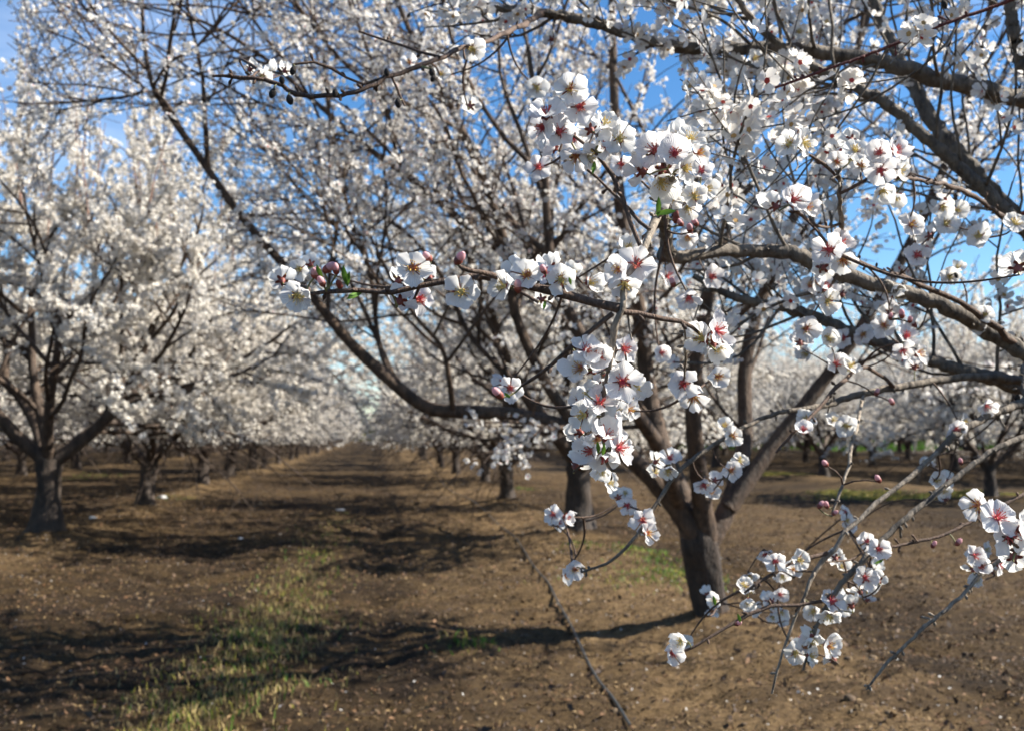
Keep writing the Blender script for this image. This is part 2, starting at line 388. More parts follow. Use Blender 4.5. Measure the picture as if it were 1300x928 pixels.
# litter patches, sandy berms along the rows, a sandy track on the right
f1 = ramp(noise(.8, 6, .65, stretch.outputs[0]), [(.44, (0, 0, 0)), (.58, (1, 1, 1))])
col = mixc(mth('MULTIPLY', f1, .8), soil, dry)
edge = noise(1.6, 5, .6)
xe = mth('ADD', sx.outputs['X'], mth('MULTIPLY', mth('SUBTRACT', edge, .5), 1.8))
def band(c, w_):
    d_ = mth('ABSOLUTE', mth('SUBTRACT', xe, c), 0); return ramp(mth('DIVIDE', d_, w_), [(.45, (1, 1, 1)), (1., (0, 0, 0))])
for c_, w_, s_ in ((2.35, 1.15, .95), (6.9, 2.6, .45), (-4.75, .9, .75), (-.75, .5, .55), (15.1, 1, .7), (-12.4, .9, .7), (.9, .5, .4)):
    col = mixc(mth('MULTIPLY', band(c_, w_), s_), col, sand if c_ > -.5 or c_ < -1 else dry)
f2 = ramp(noise(2.6, 7, .7, stretch.outputs[0]), [(.47, (0, 0, 0)), (.6, (1, 1, 1))])
col = mixc(mth('MULTIPLY', f2, .55), col, (.022, .014, .009))
l(col, b.inputs['Base Color']); b.inputs['Roughness'].default_value = .95; b.inputs['Specular IOR Level'].default_value = .15
bp = n.new('ShaderNodeBump'); bp.inputs['Strength'].default_value = .9; bp.inputs['Distance'].default_value = .05
l(mth('ADD', noise(22, 9, .7), mth('MULTIPLY', noise(90, 4, .7), .4)), bp.inputs['Height']); l(bp.outputs[0], b.inputs['Normal'])
ground = mk('ground', np.stack([X, Y, Z], -1).reshape(-1, 3), gf, m); ground['kind'] = 'structure'
def gz(x, y): return float(ground_z(np.array([x]), np.array([y]))[0])

rs = np.random.RandomState(11)
def scatter(name, label, n_, xr, yr, size, mats_, flat=.35, ypow=1.6, dens=None, lift=.006, asp=.6):
    x = rs.uniform(*xr, n_); y = yr[0]+(yr[1]-yr[0])*rs.random(n_)**ypow
    if dens is not None:
        kp = rs.random(n_) < dens(x, y); x = x[kp]; y = y[kp]
    n_ = len(x); c = np.stack([x, y, ground_z(x, y)+lift+rs.uniform(0, .01, n_)], -1)
    nn = rs.normal(size=(n_, 3))*flat; nn[:, 2] += 1; nn /= np.linalg.norm(nn, axis=1)[:, None]
    r = rs.normal(size=(n_, 3)); u = np.cross(nn, r); u /= np.linalg.norm(u, axis=1)[:, None]; v = np.cross(nn, u)
    s = (size*rs.uniform(.4, 1.6, n_))[:, None]
    V = np.stack([c-u*s, c-v*s*asp+nn*s*.3, c+u*s, c+v*s*asp+nn*s*.25], 1)
    o = mk(name, V.reshape(-1, 3), np.arange(n_*4).reshape(-1, 4), mats_, None, rs.randint(0, len(mats_), n_), smooth=False)
    o['label'] = label; o['category'] = 'litter'; o['kind'] = 'stuff'; return o
lit = [simple('dry_leaf_tan', (.2, .13, .055), .8, .3, 60), simple('dry_leaf_brown', (.09, .05, .024), .8, .3, 60), simple('dry_leaf_dark', (.05, .032, .022), .85, .3, 60), simple('dry_leaf_rust', (.13, .065, .026), .8, .3, 60)]
scatter('leaf_litter', 'brown and tan dry leaves littering the soil between the tree rows', 260000, (-12, 11), (3.5, 38), .014, lit, .8, asp=.3)
scatter('fallen_petals', 'small white petals fallen on the brown soil', 1500, (-10, 9), (4, 30), .009, [M['mid_petal']], .4)
scatter('dry_hulls', 'larger dark brown dry leaves and hulls strewn over the soil', 9000, (-12, 11), (3.5, 26), .026, lit[1:], .9, asp=.5)
scatter('petal_drifts', 'thin drifts of fallen white petals under the tree rows', 16000, (-12, 11), (4, 40), .009, [M['mid_petal']], .5, dens=lambda x, y: np.clip(np.exp(-((x-2.6)/1.2)**2)+np.exp(-((x+4.9)/1.3)**2), 0, 1)*.35)
def clods():
    V = []; Fc = []; k0 = 0
    ico = np.array([(0, 0, 1), (.9, 0, .45), (.28, .85, .45), (-.72, .53, .45), (-.72, -.53, .45), (.28, -.85, .45), (.9, .2, -.4), (0, .9, -.4), (-.9, 0, -.4), (0, -.9, -.4)])
    fc = np.array([(0, 1, 2), (0, 2, 3), (0, 3, 4), (0, 4, 5), (0, 5, 1), (1, 6, 2), (2, 6, 7), (2, 7, 3), (3, 7, 8), (3, 8, 4), (4, 8, 9), (4, 9, 5), (5, 9, 1), (1, 9, 6)])
    n_ = 9000; x = rs.uniform(-11, 9, n_); y = 3.5+24*rs.random(n_)**1.5
    c = np.stack([x, y, ground_z(x, y)], -1); s = .006+.026*rs.random(n_)**6
    V = c[:, None]+(ico[None]*rs.uniform(.6, 1.3, (n_, 10, 1)))*s[:, None, None]*np.array([1.2, 1, .8])
    Fc = (fc[None]+(np.arange(n_)*10)[:, None, None]).reshape(-1, 3)
    o = mk('soil_clods', V.reshape(-1, 3), Fc, [simple('clod', (.07, .045, .025), .95, .4, 25), simple('clod_pale', (.12, .082, .046), .95, .3, 25)], None, np.repeat((rs.random(n_) < .3).astype(int), 14), False)
    o['label'] = 'small brown clods of soil lying on the orchard ground'; o['category'] = 'soil clods'; o['kind'] = 'stuff'
clods()
def grass(name, label, pts, n_, hgt, mats_, wid=.004, lean=.5):
    """pts: list of (x, y, rx, ry, weight)"""
    W = np.array([p[4] for p in pts], float); W /= W.sum(); ci = rs.choice(len(pts), n_, p=W); A = np.array([p[:4] for p in pts])[ci]
    x = A[:, 0]+rs.normal(size=n_)*A[:, 2]; y = A[:, 1]+rs.normal(size=n_)*A[:, 3]
    tuft = rs.normal(size=(n_, 2))*.02; x += tuft[:, 0]; y += tuft[:, 1]
    c = np.stack([x, y, ground_z(x, y)-.005], -1); h = hgt*rs.uniform(.35, 1.3, (n_, 1)); a = rs.uniform(0, 6.28, n_); u = np.stack([np.cos(a), np.sin(a), 0*a], -1)
    dl = rs.normal(size=(n_, 3))*lean; dl[:, 2] = 0; w_ = wid*rs.uniform(.6, 1.5, (n_, 1))
    up = np.array([0, 0, 1.])
    V = np.stack([c-u*w_, c+u*w_, c+h*(up*.55+dl*.25)+u*w_*.7, c+h*(up*.55+dl*.25)-u*w_*.7, c+h*(up*(1-.25*np.linalg.norm(dl, axis=1)[:, None])+dl*.8)], 1)
    b0 = (np.arange(n_)*5)[:, None]; q = b0+np.array([[0, 1, 2, 3]]); t = b0+np.array([[3, 2, 4]])
    mi = rs.randint(0, len(mats_), n_)
    o = mk(name, V.reshape(-1, 3), [q, t], mats_, None, np.concatenate([mi, mi]), False)
    o['label'] = label; o['category'] = 'grass'; o['kind'] = 'stuff'
gG = flat_petal('grass_green', (.09, .16, .025), .3); gY = flat_petal('grass_yellow', (.27, .24, .05), .3); gS = flat_petal('grass_straw', (.33, .25, .11), .3); gB = flat_petal('grass_bright', (.09, .22, .025), .3)
strip = [(-.95+rs.normal()*.12+.018*(yy-6), yy, .24+.1*math.sin(yy*3), .3, max(.12, 2.2-.3*(yy-5.2))) for yy in np.arange(5.2, 20, .35)]
grass('dry_weeds', 'strip of yellow green and straw weeds along the middle of the bare alley', strip, 4600, .065, [gY, gS, gS, gS, gG], .0045)
def gp(px, py, rx, ry, w_=1):
    g = G(px, py); return (g.x, g.y, rx, ry, w_)
grass('green_tufts', 'low bright green grass tufts on the sandy strip beside the nearest trunk', [gp(818, 712, .2, .5, 2), gp(862, 735, .25, .4, 2.4), gp(828, 745, .4, .5, 1.6), gp(735, 700, .15, .3, .5), gp(662, 622, .25, .6, 1), gp(600, 825, .12, .12, .5), gp(398, 708, .12, .2, .5), gp(220, 636, .3, .5, 1), gp(115, 605, .6, 1.5, 2), gp(560, 570, .5, 3, 2)], 2600, .07, [gB, gG, gY], .005, .9)
grass('yellow_groundcover', 'yellow green moss-like weeds on the soil behind the bare twigs at right', [gp(1085, 626, .5, .35, 1), gp(1140, 632, .8, .3, 2), gp(1235, 630, .9, .3, 1.2), gp(985, 604, .6, .5, 1)], 16000, .07, [gY, gY, gG, gS], .012, 1.)
grass('green_strip', 'long strip of tall green grass between the far tree rows at right', [(42+k*2.2, 88+1.1*k, 1.4, 2.5, 1) for k in range(0, 26)]+[(33, 95, 2, 3, .8)], 24000, 1.0, [gB, gG], .04, .5)

# ------------------------------------------------------------------ the tree rows
TREES = [row_tree(101, .14, .78, .017), row_tree(202, .13, .7, .021, lean=(.12, .05)), row_tree(303, .15, .85, .021, lean=(-.12, .08), nsc=5), row_tree(404, .125, .65, .021, nsc=5), row_tree(505, .165, .8, .03, shoots=12)]
used = [False]*5; rr = random.Random(8)
def put(k, x, y, label, group=None, rz=None, s=1., wide=1):
    t = place_tree(TREES[k], used[k], x, y, label, group, rr.uniform(0, 6.28) if rz is None else rz, s, gz(x, y), wide); used[k] = True; return t
ROWG = 'almond trees in bloom standing in the orchard rows'
def putg(k, px, py, label, **kw):
    g = G(px, py); return put(k, g.x, g.y, label, ROWG, **kw)
putg(0, 58, 688, 'white blossoming almond tree at the left edge, nearest in its row, limbs forking low', rz=2.2, s=1.28)
putg(1, 184, 650, 'blossoming almond tree with a straight single trunk, second in the row left of the alley', rz=1.0, s=1.2)
putg(3, 257, 622, 'blossoming almond tree with dark leaning trunk, third in the row left of the alley', rz=.4, s=1.15)
putg(2, 290, 608, 'blossoming almond tree with pale sunlit trunk, fourth in the row left of the alley', rz=3., s=1.12)
putg(0, 320, 598, 'blossoming almond tree, fifth in the row left of the alley', rz=5., s=1.15)
for y in np.arange(43.5, 175, 6.6):
    put(rr.choice((0, 1, 2, 3)), -4.75+rr.uniform(-.25, .25), y+rr.uniform(-.4, .4), 'one of the small far almond trees merging into the white row left of the alley', 'far almond trees in the row left of the alley', wide=.8 if y < 60 else .7, s=rr.uniform(.95, 1.08))
putg(4, 735, 684, 'almond tree with a forked dark trunk, seen just below the big brown limb', rz=2.4, s=1.12)
putg(1, 644, 641, 'almond tree with a dark leaning trunk, third in the row right of the alley', rz=4.0, s=1.12)
putg(3, 616, 613, 'almond tree with a short dark trunk, fourth in the row right of the alley', rz=.8, s=1.1)
for y in np.arange(37, 175, 6.6):
    put(rr.choice((0, 1, 2, 3, 4)), 2.9+rr.uniform(-.25, .25), y+rr.uniform(-.4, .4), 'one of the small far almond trees merging into the white row right of the alley', 'far almond trees in the row right of the alley', wide=.8 if y < 60 else .7, s=rr.uniform(.95, 1.08))
putg(4, 1046, 607, 'small almond tree with thin dark trunk across the track, left one of the two', rz=1., s=.95)
putg(0, 1258, 634, 'almond tree with a dark trunk at right edge, across the sandy track', rz=2., s=.95)
ORD = {-12.4: 'second', -20.05: 'third', -27.7: 'fourth', 15.1: 'second', 22.8: 'third', 30.5: 'fourth', 38.2: 'fifth'}
for rx_, y0, y1, side in ((-12.4, 17, 120, 'left'), (-20.05, 24, 110, 'left'), (-27.7, 34, 100, 'left'), (15.1, 42, 125, 'right'), (22.8, 30, 120, 'right'), (30.5, 34, 120, 'right'), (38.2, 42, 120, 'right')):
    for y in np.arange(y0, y1, 6.7):
        put(rr.choice((0, 1, 2, 3)), rx_+rr.uniform(-.3, .3), y+rr.uniform(-.5, .5), 'one of the almond trees in the %s row to the %s of the alley' % (ORD[rx_], side), 'almond trees in the %s row on the %s' % (ORD[rx_], side), s=rr.uniform(1.12, 1.28))
# grey green bushes closing the far end of the alley
def far_bush(x, y, r, h, seed):
    g = np.random.RandomState(seed); k = 2600
    d = g.normal(size=(k, 3)); d /= np.linalg.norm(d, axis=1)[:, None]; rad = g.uniform(.5, 1, (k, 1))**.5*(1+.25*np.sin(d[:, :1]*5+seed)*np.cos(d[:, 1:2]*4))
    c = d*rad*np.array([r, r, h*.5])+np.array([0, 0, h*.5]); c[:, 2] = np.maximum(c[:, 2], .1)
    u = g.normal(size=(k, 3))*.16; v = g.normal(size=(k, 3))*.16
    V = np.stack([c-u, c-v, c+u, c+v], 1).reshape(-1, 3)
    fol = mk('foliage', V, np.arange(k*4).reshape(-1, 4), [BM[0], BM[1]], None, g.randint(0, 2, k), False)
    a = Acc()
    for q in range(5):
        e = g.normal(size=3)*r*.4; tube(a, [(0, 0, -.1), (e[0]*.4, e[1]*.4, h*.4), (e[0], e[1], h*.8)], [.07, .05, .02], 5)
    st = a.obj('stem', M['far_limb'])
    t = empty('far_bush', (x, y, 0), 'one of the grey green bushes closing the far end of the alley', 'bush', 'bushes at the far end of the alley'); fol.parent = t; st.parent = t
BM = [flat_petal('bush_grey_green', (.13, .16, .07), .2), flat_petal('bush_olive', (.2, .2, .09), .2)]
for k, (x, r_, h_) in enumerate(((-9, 3, 4.), (-5, 2.6, 3.4), (-1.5, 2.4, 4.4), (1.5, 2.2, 3.), (4.5, 3, 3.8), (8.5, 3, 4.2))): far_bush(x, 186+(k % 3)*3, r_, h_, 60+k)

# ------------------------------------------------------------------ the second tree of the right row: its limbs fill the upper middle
def ctl(rows, world0=None):
    out = []
    if world0 is not None: out += [list(r) for r in world0]
    for (px, py, d, wpx) in rows:
        p = P(px, py, d); out.append([p.x, p.y, p.z, wpx*.5/F*d])
    return out
def line(rows, world0=None, lvl=1, step=.06):
    c = np.array(ctl(rows, world0)); ln = np.linalg.norm(np.diff(c[:, :3], axis=0), axis=1).sum()
    s = smooth_path(c, max(6, int(ln/step)))
    return [Vector(p) for p in s[:, :3]], list(np.maximum(s[:, 3], .0008)), lvl, ln
b1 = G(905, 803); z1 = gz(b1.x, b1.y)
def ok1(q, lvl):
    r = proj(q)
    if r is None: return False
    px, py, d = r
    if d < 4.2 or d > 12.5: return False
    if q.z < .9: return False
    if px < 30: return False
    if px < 300 and py > 240: return False
    if py > 600: return False
    if px < 600 and py > 500: return False
    if px < 430 and py > 420: return False
    return True
T1 = Tree(77, ok1)
root1 = empty('almond_tree', (b1.x, b1.y, z1), 'large almond tree with thick dark trunk, its long brown limb reaching left over the alley', 'almond tree', ROWG)
def rel(o, root):   # parent without moving
    o.parent = root; o.matrix_parent_inverse = Matrix.Translation(-root.location); return o
tr = line([(909, 818, 7.95, 72), (907, 804, 7.95, 54), (904, 785, 7.95, 46), (900, 760, 7.95, 43), (893, 720, 7.93, 43), (886, 690, 7.9, 46), (882, 668, 7.9, 38)], lvl=0, step=.05)
rs1 = np.random.RandomState(4)
a = Acc(); tube(a, tr[0], tr[1], 24, lump=.035, rnd=rs1, gn=.07); rel(a.obj('trunk', M['trunk']), root1)
LIMBS1 = [
 [(892, 700, 7.9, 34), (868, 655, 7.85, 30), (835, 615, 7.8, 26), (790, 573, 7.75, 22), (735, 547, 7.7, 20), (660, 528, 7.6, 18), (600, 523, 7.55, 18), (545, 518, 7.5, 17), (500, 487, 7.4, 16), (440, 430, 7.3, 14), (395, 375, 7.2, 12), (310, 280, 7.1, 10), (250, 195, 7., 9), (205, 130, 6.95, 8), (190, 95, 6.9, 6), (182, 40, 6.9, 5), (180, -40, 6.9, 4)],
 [(888, 690, 7.9, 32), (862, 620, 8.0, 26), (838, 560, 8.1, 24), (822, 490, 8.2, 22), (815, 420, 8.2, 20), (800, 330, 8.2, 18), (786, 250, 8.2, 16), (780, 130, 8.2, 12), (776, -40, 8.2, 8)],
 [(898, 690, 7.9, 30), (888, 610, 7.7, 24), (880, 530, 7.5, 21), (885, 450, 7.4, 19), (905, 350, 7.3, 16), (935, 240, 7.2, 13), (960, 120, 7.1, 10), (985, -20, 7.0, 7)],
 [(900, 685, 7.9, 30), (925, 640, 8.0, 23), (945, 560, 8.2, 20), (948, 450, 8.4, 17), (985, 330, 8.5, 14), (1045, 190, 8.6, 11), (1090, 60, 8.7, 8), (1120, -40, 8.8, 6)],
 [(862, 645, 7.85, 22), (840, 575, 7.3, 20), (790, 500, 6.9, 17), (740, 430, 6.7, 15), (700, 330, 6.6, 12), (690, 200, 6.5, 9), (670, 60, 6.5, 6)],
 [(735, 548, 7.7, 16), (690, 480, 7.6, 14), (655, 400, 7.5, 13), (643, 320, 7.5, 12), (615, 230, 7.4, 10), (575, 140, 7.4, 9), (530, 60, 7.3, 7), (495, -20, 7.3, 5)],
 [(643, 325, 7.5, 10), (590, 285, 7.4, 9), (530, 235, 7.3, 8), (470, 190, 7.2, 7), (400, 130, 7.1, 6), (330, 70, 7.1, 5), (250, 25, 7.0, 4), (170, 5, 7., 3)],
 [(925, 645, 7.95, 22), (985, 560, 8.1, 19), (1070, 450, 8.2, 16), (1150, 320, 8.2, 13), (1215, 170, 8.2, 10), (1250, 40, 8.2, 7), (1265, -40, 8.2, 5)],
 [(498, 487, 7.4, 8), (480, 430, 7.6, 7), (470, 350, 7.6, 6), (440, 260, 7.6, 6), (420, 160, 7.6, 5), (410, 60, 7.6, 4)],
 [(700, 537, 7.65, 9), (670, 500, 7.9, 8), (600, 430, 8.1, 7), (560, 350, 8.2, 6), (520, 300, 8.2, 5), (440, 240, 8.2, 4)],
 [(575, 520, 7.5, 8), (570, 480, 7.3, 7), (560, 440, 7.2, 6), (530, 405, 7.1, 5), (500, 360, 7.1, 5), (470, 300, 7.1, 4)],
 [(205, 128, 6.95, 5), (180, 110, 6.95, 4), (140, 80, 7., 4), (100, 55, 7., 3), (60, 40, 7., 2)],
 [(240, 180, 7., 5), (200, 120, 6.9, 4), (150, 125, 6.9, 4), (95, 130, 6.9, 3)],
 [(196, 108, 6.9, 4), (215, 80, 6.9, 4), (255, 55, 6.9, 3), (290, 5, 6.9, 3)],
]
prm1 = dict(PRM); prm1.update(kids=(0, 6, 6, 5, 0), len=(0, 0, 1.5, .95, .42), up=(.3, .15, .16, .1, -.05), rad=(.1, .05, .022, .009, .0045), taper=.5)
for k, rows in enumerate(LIMBS1):
    p, r, lv, ln = line(rows)
    a = Acc(); tube(a, p, r, 12, lump=.06, rnd=rs1); rel(a.obj('limb', M['limb']), root1)
    T1.sprout(p[::4]+[p[-1]], r[::4]+[r[-1]], ln, 1, prm1, k={0: 7}.get(k, 5 if k >= 11 else 9), t0=.22 if k else .4)
for az, ln in ((.4, 2.2), (1.4, 2.3), (2.3, 2.2)):    # scaffolds on the far side
    T1.child(tr[0][-1], Vector((math.cos(az)*.7, math.sin(az)*.7, .8)).normalized(), ln, .07, 1, PRM)
T1.rng.seed(3)
acc = bark_mesh(T1.lines, (10, 8, 6, 5, 4), rs=rs1); o = rel(acc.obj('branches', M['limb']), root1); o['kind'] = 'stuff'
q, nn = blossoms_on(T1.lines, .033, rs1, spread=.05)
pr = np.array([proj(Vector(x)) or (0, 0, 0) for x in q]); kp = ~((pr[:, 0] < 330) & (rs1.random(len(q)) < .35)); q = q[kp]; nn = nn[kp]
V, Fc, fm = blossom_cloud(q, nn, .022, rs1, 1)
o = rel(mk('blossom_crown', V, Fc, [M['mid_petal'], M['heart_tan'], M['heart_red']], None, fm, False), root1); o['kind'] = 'stuff'
print('T1', len(T1.lines), len(q))

# ------------------------------------------------------------------ the nearest tree, trunk outside the frame on the right
b0 = Vector((2.9, 1.5, 0)); b0.z = gz(2.9, 1.5)
root0 = empty('almond_tree', b0, 'nearest almond tree, reaching in from the right with grey limbs and large sharp blossoms', 'almond tree', ROWG)
fork = Vector((2.82, 1.55, .8))
rs0 = np.random.RandomState(21)
a = Acc(); s = smooth_path([(2.9, 1.5, -.15, .26), (2.9, 1.5, 0.02, .21), (2.88, 1.52, .3, .16), (2.84, 1.54, .6, .15), (2.82, 1.55, .86, .15)], 16); tube(a, s[:, :3], s[:, 3], 18, lump=.06, rnd=rs0)
rel(a.obj('trunk', M['trunk']), root0)
def W(*p): return list(p)
S_up = [W(2.82, 1.55, .75, .085), W(2.5, 1.9, 1.25, .06)]
S_mid = [W(2.82, 1.55, .72, .08), W(2.3, 1.75, 1.12, .055)]
S_low = [W(2.82, 1.55, .72, .06), W(2.2, 1.5, 1.05, .04)]
